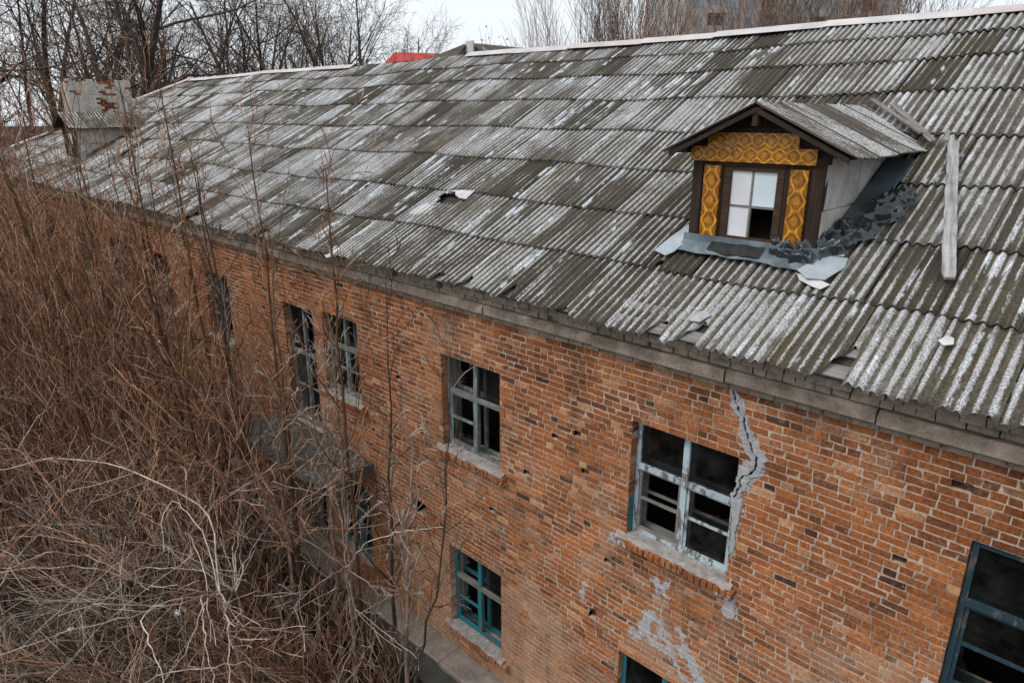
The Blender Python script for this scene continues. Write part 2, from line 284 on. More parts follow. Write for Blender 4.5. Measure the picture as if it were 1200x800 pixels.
M = dict(
    roof=m_roof(), roof_pale=m_roof('lichen_covered_sheet', 0.3, 0.02), brick=m_brick(), mortar=m_mortar(), glass=m_glass(), ground=m_ground(), panel=m_panel(),
    cement=m_concrete('grey_cement', (0.22, 0.225, 0.235), (0.46, 0.47, 0.49), 9),
    band=m_concrete('cornice_concrete', (0.11, 0.085, 0.062), (0.38, 0.31, 0.25), 5),
    greybrick=m_concrete('weathered_grey_brick', (0.12, 0.095, 0.072), (0.42, 0.35, 0.285), 6),
    slab=m_concrete('mossy_concrete', (0.05, 0.047, 0.04), (0.15, 0.14, 0.125), 2.5),
    ledge=m_concrete('pale_ledge_concrete', (0.14, 0.115, 0.095), (0.34, 0.295, 0.255), 3),
    sill=m_concrete('sill_cement', (0.14, 0.125, 0.11), (0.42, 0.39, 0.36), 9),
    plaster=m_concrete('dingy_plaster', (0.10, 0.10, 0.09), (0.17, 0.165, 0.15), 2),
    whitewash=m_concrete('whitewashed_board', (0.28, 0.26, 0.235), (0.58, 0.555, 0.52), 3),
    blue=m_paint('peeling_pale_blue_paint', (0.46, 0.55, 0.60), cover=0.52),
    bluegrey=m_paint('worn_blue_grey_paint', (0.22, 0.32, 0.36), cover=0.46),
    teal=m_paint('turquoise_paint', (0.018, 0.20, 0.24), (0.06, 0.055, 0.05), (0.17, 0.15, 0.14), cover=0.54),
    darkteal=m_paint('dark_teal_paint', (0.018, 0.045, 0.06), (0.035, 0.034, 0.034), (0.12, 0.115, 0.11), cover=0.58),
    greywood=m_wood('weathered_grey_wood', (0.09, 0.083, 0.078), (0.28, 0.265, 0.25), 'x'),
    palewood=m_wood('pale_weathered_plank', (0.085, 0.08, 0.078), (0.46, 0.445, 0.435), 'uv'), greyboard=m_wood('weathered_grey_board', (0.06, 0.055, 0.05), (0.28, 0.265, 0.25), 'uv'),
    brownwood=m_wood('dark_brown_wood', (0.012, 0.0075, 0.005), (0.05, 0.03, 0.019), 'z'),
    brownboard=m_wood('brown_board', (0.02, 0.011, 0.007), (0.08, 0.045, 0.026), 'x'),
    deck=m_wood('old_roof_boarding', (0.02, 0.016, 0.012), (0.08, 0.066, 0.053), 'x'),
    cap=simple('ridge_cap_metal', (0.40, 0.37, 0.37), (0.56, 0.53, 0.53), 2.5, 0.55, spec=0.5, bump=0.1),
    cappink=simple('pinkish_ridge_cap', (0.40, 0.335, 0.32), (0.52, 0.46, 0.45), 2.5, 0.6, bump=0.1),
    palesteel=simple('pale_metal_sheet', (0.24, 0.28, 0.31), (0.40, 0.45, 0.48), 3.5, 0.42, spec=0.5, bump=0.12), steel=simple('blue_grey_flashing', (0.05, 0.068, 0.08), (0.18, 0.225, 0.255), 3.5, 0.42, spec=0.5, bump=0.12),
    darksteel=simple('dark_flashing', (0.03, 0.042, 0.05), (0.075, 0.095, 0.11), 3.5, 0.45, spec=0.5, bump=0.12),
    felt=simple('roofing_felt', (0.012, 0.013, 0.013), (0.035, 0.037, 0.037), 8, 0.8),
    tarp=simple('dark_plastic_sheeting', (0.010, 0.016, 0.019), (0.028, 0.04, 0.045), 4, 0.22, spec=0.6, bump=0.35),
    whitepane=simple('white_pane', (0.60, 0.61, 0.63), (0.74, 0.75, 0.78), 3, 0.4, bump=0.05),
    bluepane=simple('milky_blue_pane', (0.55, 0.64, 0.70), (0.66, 0.74, 0.80), 2, 0.3, bump=0.03),
    paleflake=simple('pale_sheet_fragment', (0.38, 0.37, 0.37), (0.60, 0.59, 0.59), 6, 0.85),
    red=simple('red_painted_sheet', (0.34, 0.028, 0.022), (0.48, 0.06, 0.045), 1.5, 0.6, bump=0.05),
    housewall=simple('house_plaster', (0.30, 0.27, 0.24), (0.42, 0.39, 0.35), 1.0),
    block=simple('precast_panel', (0.34, 0.325, 0.31), (0.44, 0.425, 0.41), 0.4, bump=0.05),
    blockwin=simple('far_window_glass', (0.10, 0.13, 0.16), (0.30, 0.36, 0.42), 0.3, 0.15, spec=0.6, bump=0),
    blockdark=simple('balcony_recess', (0.05, 0.05, 0.05), (0.10, 0.10, 0.10), 0.6, bump=0),
    bark_red=m_bark('reddish_twig_bark', (0.04, 0.025, 0.016), (0.115, 0.068, 0.04), (0.47, 0.245, 0.142)),  # older stems darker; deepened further to put the thicket's inner shade into the colour
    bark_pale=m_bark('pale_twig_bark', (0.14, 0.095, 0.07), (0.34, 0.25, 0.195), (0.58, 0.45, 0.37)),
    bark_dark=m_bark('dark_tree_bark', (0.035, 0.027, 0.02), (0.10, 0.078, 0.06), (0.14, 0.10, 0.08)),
    bark_grey=m_bark('grey_tree_bark', (0.10, 0.085, 0.072), (0.22, 0.19, 0.165), (0.27, 0.20, 0.16)),
    leaf_rust=simple('rust_brown_leaves', (0.10, 0.035, 0.02), (0.22, 0.075, 0.04), 8, bump=0),
    leaf_yellow=simple('yellow_leaf', (0.45, 0.24, 0.02), (0.6, 0.36, 0.03), 8, bump=0),
    cable=simple('cable_sheath', (0.02, 0.025, 0.03), (0.045, 0.055, 0.06), 8, 0.5, bump=0),
    plastic=simple('pale_plastic', (0.45, 0.55, 0.6), (0.7, 0.76, 0.8), 8, 0.4, bump=0.1),
)

# ---------------------------------------------------------------- mesh helpers
def tag(o, label=None, cat=None, group=None, kind=None):
    if label: o['label'] = label
    if cat: o['category'] = cat
    if group: o['group'] = group
    if kind: o['kind'] = kind
    return o

def empty(name, loc=(0, 0, 0), rz=0, label=None, cat=None, group=None):
    o = bpy.data.objects.new(name, None); COL.objects.link(o); o.location = loc; o.rotation_euler = (0, 0, rz)
    o.empty_display_size = 0.2
    return tag(o, label, cat, group)

class MB:
    def __init__(s):
        s.v = []; s.f = []; s.mi = []; s.uv = []; s.col = []; s.n = 0
    def add(s, verts, faces, mi=0, uv=None, col=None):
        b = s.n; s.v.extend(verts); s.n += len(verts)
        for f in faces:
            s.f.append([b + i for i in f]); s.mi.append(mi)
        s.uv.extend(uv if uv is not None else [(0, 0)] * len(verts))
        if col is None: col = (0.5, 0.5, 0.5)
        s.col.extend(col if isinstance(col, list) else [col] * len(verts))
    def box(s, x0, x1, y0, y1, z0, z1, mi=0, jit=0.0, col=None):
        v = [(x, y, z) for x in (x0, x1) for y in (y0, y1) for z in (z0, z1)]
        if jit: v = [tuple(c + random.uniform(-jit, jit) for c in q) for q in v]
        s.add(v, [(0, 1, 3, 2), (4, 6, 7, 5), (0, 4, 5, 1), (2, 3, 7, 6), (0, 2, 6, 4), (1, 5, 7, 3)], mi, None, col)
    def cbox(s, x0, x1, y0, y1, z0, z1, c=0.004, mi=0, jit=0.0):
        # box with chamfered edges seen from the front (-y) and top
        o = [(x0, y1, z0), (x1, y1, z0), (x1, y1, z1), (x0, y1, z1)]
        m_ = [(x0, y0 + c, z0), (x1, y0 + c, z0), (x1, y0 + c, z1), (x0, y0 + c, z1)]
        f = [(x0 + c, y0, z0 + c), (x1 - c, y0, z0 + c), (x1 - c, y0, z1 - c), (x0 + c, y0, z1 - c)]
        v = o + m_ + f
        if jit: v = [tuple(q + random.uniform(-jit, jit) for q in p) for p in v]
        fs = [(8, 9, 10, 11), (3, 2, 1, 0)]
        for i in range(4):
            j = (i + 1) % 4
            fs += [(4 + i, 4 + j, 8 + j, 8 + i), (i, j, 4 + j, 4 + i)]
        s.add(v, fs, mi)
    def obox(s, o, ax, ay, az, mi=0, jit=0.0):
        # oriented box from corner o with edge vectors
        o = Vector(o); ax = Vector(ax); ay = Vector(ay); az = Vector(az)
        v = [tuple(o + ax * i + ay * j + az * k) for i in (0, 1) for j in (0, 1) for k in (0, 1)]
        if jit: v = [tuple(c + random.uniform(-jit, jit) for c in q) for q in v]
        s.add(v, [(0, 1, 3, 2), (4, 6, 7, 5), (0, 4, 5, 1), (2, 3, 7, 6), (0, 2, 6, 4), (1, 5, 7, 3)], mi)
    def build(s, name, mats, parent=None, smooth=False, fix=True):
        me = bpy.data.meshes.new(name)
        me.from_pydata(s.v, [], s.f)
        if not isinstance(mats, (list, tuple)): mats = [mats]
        for m in mats: me.materials.append(m)
        me.polygons.foreach_set('material_index', s.mi)
        li = np.empty(len(me.loops), np.int32); me.loops.foreach_get('vertex_index', li)
        ul = me.uv_layers.new(name='UVMap'); ul.data.foreach_set('uv', np.asarray(s.uv, np.float32)[li].ravel())
        a = me.attributes.new('col', 'FLOAT_COLOR', 'POINT')
        c = np.ones((len(s.v), 4), np.float32); c[:, :3] = np.asarray(s.col, np.float32); a.data.foreach_set('color', c.ravel())
        if smooth: me.polygons.foreach_set('use_smooth', [True] * len(s.f))
        me.update()
        o = bpy.data.objects.new(name, me); COL.objects.link(o)
        if parent: o.parent = parent
        return o

def tubes_mesh(name, tubes, mat, parent=None):
    """tubes: list of (pts Nx3, radii N, sides, tipfac0, tipfac1) -> one mesh"""
    V = []; F = []; C = []; n = 0
    for pts, rad, k, t0, t1 in tubes:
        pts = np.asarray(pts, float); N = len(pts)
        tan = np.gradient(pts, axis=0); tan /= (np.linalg.norm(tan, axis=1, keepdims=True) + 1e-9)
        m = tan.mean(0); ref = np.array([0., 0, 1]) if abs(m[2]) < 0.75 * np.linalg.norm(m) else np.array([1., 0.2, 0])
        s1 = np.cross(tan, ref); s1 /= (np.linalg.norm(s1, axis=1, keepdims=True) + 1e-9); s2 = np.cross(tan, s1)
        an = np.arange(k) * 2 * np.pi / k
        ring = pts[:, None, :] + np.asarray(rad)[:, None, None] * (np.cos(an)[None, :, None] * s1[:, None, :] + np.sin(an)[None, :, None] * s2[:, None, :])
        V.append(ring.reshape(-1, 3))
        i = np.arange(N - 1)[:, None] * k; j = np.arange(k)[None, :]; j2 = (j + 1) % k
        q = np.stack([i + j, i + j2, i + k + j2, i + k + j], -1).reshape(-1, 4) + n
        F.append(q); n += N * k
        c = np.ones((N, k, 4), np.float32); c[..., 0] = random.random(); c[..., 1] = np.linspace(t0, t1, N)[:, None]; c[..., 2] = random.random()
        C.append(c.reshape(-1, 4))
    V = np.concatenate(V).astype(np.float32); F = np.concatenate(F).astype(np.int32); C = np.concatenate(C)
    me = bpy.data.meshes.new(name)
    me.vertices.add(len(V)); me.vertices.foreach_set('co', V.ravel())
    me.loops.add(F.size); me.loops.foreach_set('vertex_index', F.ravel())
    me.polygons.add(len(F)); me.polygons.foreach_set('loop_start', np.arange(len(F), dtype=np.int32) * 4)
    me.polygons.foreach_set('use_smooth', np.ones(len(F), bool))
    me.materials.append(mat)
    a = me.attributes.new('col', 'FLOAT_COLOR', 'POINT'); a.data.foreach_set('color', C.ravel())
    me.update(calc_edges=True)
    o = bpy.data.objects.new(name, me); COL.objects.link(o)
    if parent: o.parent = parent
    return o

def copy_thing(root, loc, rz=0, sc=1.0, label=None):
    r = root.copy(); COL.objects.link(r); r.location = loc; r.rotation_euler = (0, 0, rz); r.scale = (sc, sc, sc)
    if label: r['label'] = label
    for ch in list(root.children):
        c = ch.copy(); COL.objects.link(c); c.parent = r
        for g in list(ch.children):
            d = g.copy(); COL.objects.link(d); d.parent = c
    return r

# ---------------------------------------------------------------- roof frame
S = RAD(27.7); CS, SN = math.cos(S), math.sin(S)
EY, EZ = -0.405, 7.942
SRIDGE = 8.39
def RP(x, s, h=0.0):
    return (x, EY + s * CS - h * SN, EZ + s * SN + h * CS)
def sag(x, s):
    return 0.028 * math.sin(x * 0.55 + s * 0.4) + 0.018 * math.sin(x * 1.7 - s * 1.1) - 0.03 * math.sin(math.pi * min(max(s / SRIDGE, 0), 1))
XHIP0, XHIP1 = -44.1, -33.5       # hip line from eave corner to ridge end
def hipx(s): return XHIP0 + (XHIP1 - XHIP0) * s / SRIDGE
XR = 6.2                          # right end of what is built

# ---------------------------------------------------------------- ground
g = MB(); R_ = 900
nx = [-900, -300, -120, -60, -40] + list(np.arange(-30, 7, 1.0)) + [12, 30, 120, 900]
ny = [-900, -200, -60, -25] + list(np.arange(-12, 1, 1.0)) + [20, 60, 150, 400, 900]
gv = [(x, y, (0.07 * math.sin(x * 1.3 + y) + 0.06 * math.sin(y * 2.1 - x * .7)) if -30 < x < 7 and -12 < y < 0 else 0.0) for y in ny for x in nx]
gf = [(j * len(nx) + i, j * len(nx) + i + 1, (j + 1) * len(nx) + i + 1, (j + 1) * len(nx) + i) for j in range(len(ny) - 1) for i in range(len(nx) - 1)]
g.add(gv, gf)
tag(g.build('ground', M['ground']), kind='structure')

# ================================================================ the brick building
bld = empty('brick_building', (0, 0, 0), 0, 'long derelict orange brick building under a grey corrugated roof with a cracked front wall', 'building')

# window openings: x0, x1, z0, z1, paint, style
PZ = 0.0872; Z0 = 6.65 - 66 * PZ
def zc(k): return Z0 + k * PZ
UP = (zc(47), zc(66)); LO = (zc(6), zc(25))
def kz(z): return zc(round((z - Z0) / PZ))
WINS = [
    (-4.42, -2.985, *UP, 'blue', 'near'), (-8.16, -6.805, *UP, 'bluegrey', 'old'), (-11.79, -10.575, *UP, 'bluegrey', 'old2'),
    (-13.35, -12.15, zc(34), zc(65), 'bluegrey', 'door'), (-0.73, 0.69, *UP, 'darkteal', 'flush'),
    (-8.10, -6.80, *LO, 'teal', 'old'), (-4.42, -3.0, *LO, 'teal', 'whole'), (-11.75, -10.56, *LO, 'teal', 'old2'), (-13.3, -12.3, zc(0), zc(25), 'greywood', 'door'),
    (-17.25, -16.0, *UP, 'bluegrey', 'old'), (-20.8, -19.6, *UP, 'bluegrey', 'old2'), (-24.5, -23.25, *UP, 'bluegrey', 'old'),
    (-28.2, -26.95, *UP, 'bluegrey', 'old2'), (-32.0, -30.75, *UP, 'bluegrey', 'old'), (-36.0, -34.75, *UP, 'bluegrey', 'old'), (-40.0, -38.75, *UP, 'bluegrey', 'old2'),
    (-17.25, -16.0, *LO, 'teal', 'old2'), (-20.8, -19.6, *LO, 'teal', 'old'), (-24.5, -23.25, *LO, 'teal', 'old'),
    (-0.73, 0.69, *LO, 'teal', 'whole'), (2.9, 4.3, *UP, 'blue', 'old'), (2.9, 4.3, *LO, 'teal', 'old'),
]
OPEN = [(a, b, c, d, 0.42) for a, b, c, d, _, _ in WINS]
# vent and knocked-out bricks: shallow pockets
POCK = [(x0, x1, kz(z), kz(z) + n * PZ, d) for x0, x1, z, n, d in ((-9.0, -8.73, 3.37, 3, .3), (-9.14, -9.0, 3.46, 1, .2), (-4.98, -4.85, 3.35, 2, .09), (-5.35, -5.24, 6.15, 1, .06),
        (-0.98, -0.82, 7.05, 1, .05), (-1.33, -1.2, 6.15, 1, .06), (-6.3, -6.18, 5.2, 1, .05), (-5.75, -5.64, 5.95, 1, .05), (-5.2, -5.08, 5.6, 1, .05), (-7.05, -6.93, 4.2, 1, .05), (-9.4, -9.28, 5.9, 1, .05), (-4.75, -4.64, 4.4, 1, .05))]
CRK = [(-3.16, 7.46), (-3.12, 7.319), (-2.985, 7.152), (-2.935, 6.96), (-2.845, 6.843), (-2.795, 6.70), (-2.80, 6.56), (-2.93, 6.40), (-3.02, 6.05)]
WTOP = zc(75)                      # top of the orange brickwork
XL, XRW = -44.0, 6.0
KN = 75
def crackx(z):
    for (xa, za), (xb, zb) in zip(CRK[:-1], CRK[1:]):
        if zb <= z <= za: return xb + (xa - xb) * (z - zb) / (za - zb) + .055 * mnoise.noise(Vector((z * 5.5, 2.0, 0))) + .030 * mnoise.noise(Vector((z * 17.0, 5.0, 0)))
    return None
for k in range(KN):
    cx = crackx(zc(k) + PZ / 2)
    if cx is not None:
        h = 0.014 + 0.012 * abs(math.sin(k * 1.9)); OPEN.append((cx - h, cx + h, zc(k), zc(k + 1), 0.16))

def build_wall():
    b = MB()
    allop = [(o[0], o[1], o[2], o[3], o[4], False) for o in OPEN] + [(o[0], o[1], o[2], o[3], o[4], True) for o in POCK]
    # mortar bed, one strip of cells per course, with reveals at the openings
    my = 0.006
    def rect(x0, x1, z0, z1, y):
        b.add([(x0, y, z0), (x1, y, z0), (x1, y, z1), (x0, y, z1)], [(0, 1, 2, 3)], 1)
    for k in range(KN):
        z0, z1 = zc(k), zc(k + 1); zm = (z0 + z1) / 2
        ops = sorted([o for o in allop if o[2] < zm < o[3]])
        x = XL
        for o in ops:
            if o[0] > x: rect(x, o[0] - (.006 if (o[1] - o[0] > .06 and not o[5]) else 0), z0, z1, my)
            d = o[4]
            jm = (.006 if o[1] - o[0] > .06 else 0) * (0 if o[5] else 1)
            b.add([(o[0] - jm, my, z0), (o[0] - jm, d, z0), (o[0] - jm, d, z1), (o[0] - jm, my, z1)], [(0, 3, 2, 1)], 1)
            b.add([(o[1] + jm, my, z0), (o[1] + jm, d, z0), (o[1] + jm, d, z1), (o[1] + jm, my, z1)], [(0, 1, 2, 3)], 1)
            if o[5]: b.add([(o[0], d, z0), (o[1], d, z0), (o[1], d, z1), (o[0], d, z1)], [(0, 1, 2, 3)], 0, None, (.12, .5, .6))
            x = max(x, o[1] + jm)
        rect(x, XRW, z0, z1, my)
        # bricks
        x = XL - random.random() * 0.2; run = 0
        hdr = random.random() < 0.33
        while x < XRW:
            if hdr: L = 0.122 if random.random() < 0.85 else 0.25
            else: L = 0.25 if random.random() < 0.80 else 0.122
            L += random.uniform(-0.008, 0.008)
            a0, a1 = x, x + L; x += L + random.uniform(0.009, 0.017)
            segs = [(a0, a1, False, False)]
            for o in ops:
                ns = []
                for (p, q, el, er) in segs:
                    if q <= o[0] or p >= o[1]: 
                        ns.append((p, q, el or abs(p - o[1]) < .02, er or abs(q - o[0]) < .02))
                    else:
                        if p < o[0] - 0.012: ns.append((p, o[0], el, True))
                        if q > o[1] + 0.012: ns.append((o[1], q, True, er))
                segs = ns
            for (p, q, el, er) in segs:
                if p < XL or q > XRW: continue
                brick(b, p, q, z0 + random.uniform(.005, .0085), z1 - random.uniform(.005, .009), el, er)
        # soffits and bottoms of openings
    for o in allop:
        x0, x1, z0, z1, d, _ = o
        if x1 - x0 > 0.06:
            b.add([(x0, my, z1), (x1, my, z1), (x1, d, z1), (x0, d, z1)], [(0, 1, 2, 3)], 0, None, (.35, .5, .5))
            b.add([(x0, my, z0), (x1, my, z0), (x1, d, z0), (x0, d, z0)], [(0, 3, 2, 1)], 1)
    return b

def brick(b, x0, x1, z0, z1, el, er):
    far = x0 < -24
    r = random.random()
    tint = min(.95, max(0.2, random.gauss(0.57, 0.14) + .07 * math.sin(x0 * 1.1 + z0 * 1.7) + .05 * math.sin(x0 * 2.9 - z0 * 3.1)))
    if r < 0.02: tint = random.uniform(0.05, 0.16)
    elif r < 0.10: tint = random.uniform(0.2, 0.38)
    elif r > 0.95: tint = random.uniform(0.93, 1.0)
    j = 0.0 if far else 0.0038
    y = random.uniform(-0.004, 0.002); c = random.uniform(0.003, 0.006)
    if r > 0.955 and r < 0.965: y = 0.004; c = .001
    tl = random.uniform(-.0015, .0015)
    yb = 0.24 if (el or er) else 0.03
    cs = [(x0, z0), (x1, z0), (x1, z1), (x0, z1)]
    wv = .004 * math.sin(x0 * .9 + z0 * 2.3) + .003 * math.sin(x0 * 2.7 - z0 * 4) + random.uniform(-.0015, .0015)
    z0 += wv; z1 += wv; cs = [(x0, z0), (x1, z0), (x1, z1), (x0, z1)]
    cs = [(px + random.uniform(-j, j) * (0 if (el and px == x0) or (er and px == x1) else 1), pz + random.uniform(-j, j) * .7) for px, pz in cs]
    cx, cz = (x0 + x1) / 2, (z0 + z1) / 2
    if not far and not el and not er:
        cs = [(px + (cx - px) / abs(cx - px) * random.uniform(.004, .022), pz + (cz - pz) / abs(cz - pz) * random.uniform(.002, .014)) if random.random() < .13 else (px, pz) for px, pz in cs]
    def ins(px, pz, q): return (px - math.copysign(q, px - cx), pz - math.copysign(q, pz - cz))
    fr = [ins(px, pz, c) for px, pz in cs]
    v = [(px, yb, pz) for px, pz in cs] + [(px, y + c, pz) for px, pz in cs] + [(px, y + (tl if i in (0, 3) else -tl), pz) for i, (px, pz) in enumerate(fr)]
    fs = [(8, 9, 10, 11)]
    for i in range(4):
        q = (i + 1) % 4
        fs.append((4 + i, 4 + q, 8 + q, 8 + i)); fs.append((i, q, 4 + q, 4 + i))
    b.add(v, fs, 0, None, (tint, 0.5, random.random()))

wall = build_wall().build('wall', [M['brick'], M['mortar']], bld)

# other outer walls, floors and partitions (they keep the rooms dark)
o_ = MB()
o_.box(XL - 0.0, XL + 0.4, 0.45, 13.5, 0, 7.5); o_.box(XL, XRW, 13.5, 13.9, 0, 7.5); o_.box(XRW - 0.4, XRW, 0.45, 13.5, 0, 7.5)
o_.build('outer_wall', M['greybrick'], bld)
i_ = MB()
i_.box(XL + .4, XRW - .4, 0.43, 13.5, 0.75, 0.9); i_.box(XL + .4, XRW - .4, 0.43, 13.5, 3.75, 3.95); i_.box(XL + .4, XRW - .4, 0.43, 13.5, 7.34, 7.47)
i_.box(XL + .4, XRW - .4, 5.6, 5.8, 0.9, 3.75); i_.box(XL + .4, XRW - .4, 5.6, 5.8, 3.95, 7.34)
for px in (-38, -33, -29.5, -22.0, -18.3, -14.6, -12.0, -9.4, -5.6, -1.9, 1.8):
    i_.box(px, px + .15, 0.43, 5.6, 0.9, 3.75); i_.box(px, px + .15, 0.43, 5.6, 3.95, 7.34)
i_.build('interior', M['plaster'], bld)

# plinth with a projecting ledge, broken into lengths
p_ = MB(); p_.box(XL, XRW, -0.40, 0.40, -0.2, 0.80); p_.build('plinth', M['slab'], bld)
l_ = MB(); x = XL
while x < XRW - .1:
    L = min(random.uniform(1.6, 3.2), XRW - x)
    l_.cbox(x + .006, x + L - .006, -0.47 + random.uniform(-.02, .03), 0.004, 0.79, 0.897 + random.uniform(-.01, .006), .015, 0, .012); x += L
l_.build('ledge', M['ledge'], bld)

# cornice
def run_bricks(b, y0, y1, z0, z1, lmin, lmax, jit, x0=XL, x1=XRW, miss=0.0, c=.006):
    x = x0
    while x < x1:
        L = min(random.uniform(lmin, lmax), x1 - x)
        if L > .04 and random.random() >= miss:
            b.cbox(x + .006, x + L - .006, y0 + random.uniform(-.008, .012), y1, z0 + .004, z1 - .005, c, 0, jit)
        x += L
c_ = MB()
run_bricks(c_, -0.028, 0.3, WTOP + .004, WTOP + .094, .24, .27, .003)
run_bricks(c_, -0.10, 0.3, 7.705, 7.80, .12, .27, .006, miss=.02)
run_bricks(c_, -0.17, 0.3, 7.802, 7.90, .12, .27, .008, miss=.05)
run_bricks(c_, -0.03, 0.3, 7.902, 8.0, .24, .27, .006)
c_.box(XL, XRW, -0.005, 0.3, WTOP, 7.99)
c_.build('cornice', M['greybrick'], bld)
bd = MB(); x = XL; br = [-30, -27.2, -24.1, -21.3, -18.6, -15.9, -12.7, -10.1, -7.0, -5.0, -3.19, -1.65, 0.9, 3.4, 6.0]
for xb in br:
    n = max(2, int((xb - x) / 0.12)); y0 = -0.155 + random.uniform(-.012, .012); dz = random.uniform(-.008, .008)
    xs = np.linspace(x + .008, xb - .008, n)
    prof = []
    for xx in xs:
        t = random.uniform(0, .012); u = max(0, random.gauss(-.004, .026))
        prof.append([(xx, 0.01, 7.535 + dz), (xx, y0 + .03, 7.535 + dz + random.uniform(0, .006)), (xx, y0 + t, 7.56 + dz), (xx, y0 + t + random.uniform(0, .006), 7.675 + dz - u),
                     (xx, y0 + .03 + u, 7.70 + dz - u * .3), (xx, 0.01, 7.703 + dz)])
    vs = [q for p in prof for q in p]; fs = []
    for i in range(n - 1):
        for k in range(5): fs.append((i * 6 + k, i * 6 + k + 1, (i + 1) * 6 + k + 1, (i + 1) * 6 + k))
    fs.append((0, 1, 2, 3, 4, 5)); e = (n - 1) * 6; fs.append((e + 5, e + 4, e + 3, e + 2, e + 1, e))
    bd.add(vs, fs); x = xb
bd.build('cornice_band', M['band'], bld)

# ---------------------------------------------------------------- roof sheets
PIT = 0.11; AMP = 0.021
ROWS = [0, 1.14, 2.23, 3.41, 4.56, 5.72, 6.76, 7.6, 8.39]
def interp(prof, x):
    if x <= prof[0][0] or x >= prof[-1][0]: return None
    for (xa, sa), (xb, sb) in zip(prof[:-1], prof[1:]):
        if xa <= x <= xb: return sa + (sb - sa) * (x - xa) / max(xb - xa, 1e-6)
TEARS = [[(-4.12, 0.0), (-4.02, .26), (-3.93, .30), (-3.90, 0.02)], [(-3.74, 0.0), (-3.60, .30), (-3.53, .46), (-3.46, .40), (-3.44, 0.0)],
         [(-2.20, 0.0), (-2.10, .22), (-1.99, .52), (-1.93, .46), (-1.925, 0.0)], [(-7.9, -.02), (-7.8, .22), (-7.68, .20), (-7.6, 0.0)],
         [(-7.28, 0.0), (-7.16, .30), (-7.08, .24), (-6.95, 0)], [(-6.36, 0), (-6.33, .36), (-6.25, .30), (-6.2, 0)], [(-10.66, 0), (-10.6, .28), (-10.52, .22), (-10.46, 0)],
         [(-5.42, 0), (-5.3, .13), (-5.2, .05), (-5.1, 0)], [(-13.5, 0), (-13.4, .3), (-13.1, .3), (-13.0, 0)], [(-17.0, 0), (-16.8, .4), (-16.5, .2), (-16.4, 0)], [(-0.95, 0), (-0.85, .07), (-.7, 0)]]
def smin0(x):
    s = 0.018 * math.sin(x * 9.1) + 0.012 * math.sin(x * 23.7 + 1) + 0.008 * math.sin(x * 57 + 2) + random.uniform(-.0015, .0015)
    for p in TEARS:
        t = interp(p, x)
        if t is not None: s += t
    return s
HOLES = [[(-9.60, 1.72), (-9.70, 2.16), (-9.35, 2.22), (-9.05, 2.14), (-9.12, 1.80), (-9.35, 1.66)], [(-8.52, 4.97), (-8.43, 5.2), (-8.26, 5.06), (-8.38, 4.94)],
         [(-4.72, 1.12), (-4.66, 1.36), (-4.50, 1.40), (-4.52, 1.14)], [(-2.96, 1.16), (-3.0, 1.35), (-2.78, 1.38), (-2.82, 1.15)]]
def inpoly(x, y, P):
    c = False; j = len(P) - 1
    for i in range(len(P)):
        if (P[i][1] > y) != (P[j][1] > y) and x < (P[j][0] - P[i][0]) * (y - P[i][1]) / (P[j][1] - P[i][1]) + P[i][0]: c = not c
        j = i
    return c
DX0, DX1, DY = -4.48, -2.88, 1.12      # main dormer footprint
def in_dormer(x, s):
    y = EY + s * CS
    for off in (0, -27.4):
        if DX0 + off + .06 < x < DX1 + off - .06 and DY + .06 < y < 3.2: return True
    return False

def roof_sheet(b, x0, width, s0, s1, row, seed):
    nw = int(round(width / PIT)); per = 8 if x0 > -22 else 4
    nxs = nw * per + 1; x0 += random.uniform(-.006, .006)
    ns = 7 if (x0 > -14) else 3
    sr = random.random(); tl = random.uniform(0, .010); dh = random.uniform(0, .005)
    skew = random.uniform(-.010, .010); dip = random.uniform(-.01, .012) if row else random.uniform(-.02, .015)
    big = random.random() < 0.05
    wr = [random.random() for _ in range(nw + 2)]
    vs = []; uv = []; col = []; dead = []
    low = []
    for j in range(ns + 1):
        for i in range(nxs):
            x = x0 + i * PIT / per
            lo = s0 + dip + skew * (i / nxs) + random.uniform(-.001, .001) + (smin0(x) if row == 0 else 0)
            s = lo + (s1 - lo) * j / ns
            ph = (x / PIT) * 2 * math.pi
            cr = math.cos(ph)
            t = (s - s0) / (s1 - s0)
            h = AMP * cr + 0.036 * (1 - t) + 0.017 * (i / (nxs - 1)) + dh + tl * (1 - t) * (1 if big else .3) + sag(x, s)
            xx = max(x, hipx(s) - 0.0)
            vs.append(RP(xx, s, h)); uv.append((x, s)); col.append((sr, cr * .5 + .5, wr[int((x - x0) / PIT + .5) % (nw + 2)]))
            dead.append(xx > x + .2 or any(inpoly(x, s, P) for P in HOLES) or in_dormer(x, s))
    fs = []
    for j in range(ns):
        for i in range(nxs - 1):
            a = j * nxs + i; q = (a, a + 1, a + nxs + 1, a + nxs)
            if not all(dead[k] for k in q) and not (sum(dead[k] for k in q) >= 3): fs.append(q)
    n0 = len(vs)
    # thickness lip at the lower edge and the right edge
    nrm = (0, SN * .009, -CS * .009)
    for i in range(nxs):
        v = vs[i]; vs.append((v[0] + nrm[0], v[1] + nrm[1] + .001, v[2] + nrm[2])); uv.append(uv[i]); col.append((sr, .75, .6))
    for i in range(nxs - 1):
        if not dead[i] and not dead[i + 1]: fs.append((i, n0 + i, n0 + i + 1, i + 1))
    n1 = len(vs)
    for j in range(ns + 1):
        k = j * nxs + nxs - 1; v = vs[k]; vs.append((v[0], v[1] + SN * .011, v[2] - CS * .011)); uv.append(uv[k]); col.append((sr, .1, 0))
    for j in range(ns):
        k = j * nxs + nxs - 1
        if not dead[k] and not dead[k + nxs]: fs.append((k, n1 + j, n1 + j + 1, k + nxs))
    b.add(vs, fs, 0, uv, col)

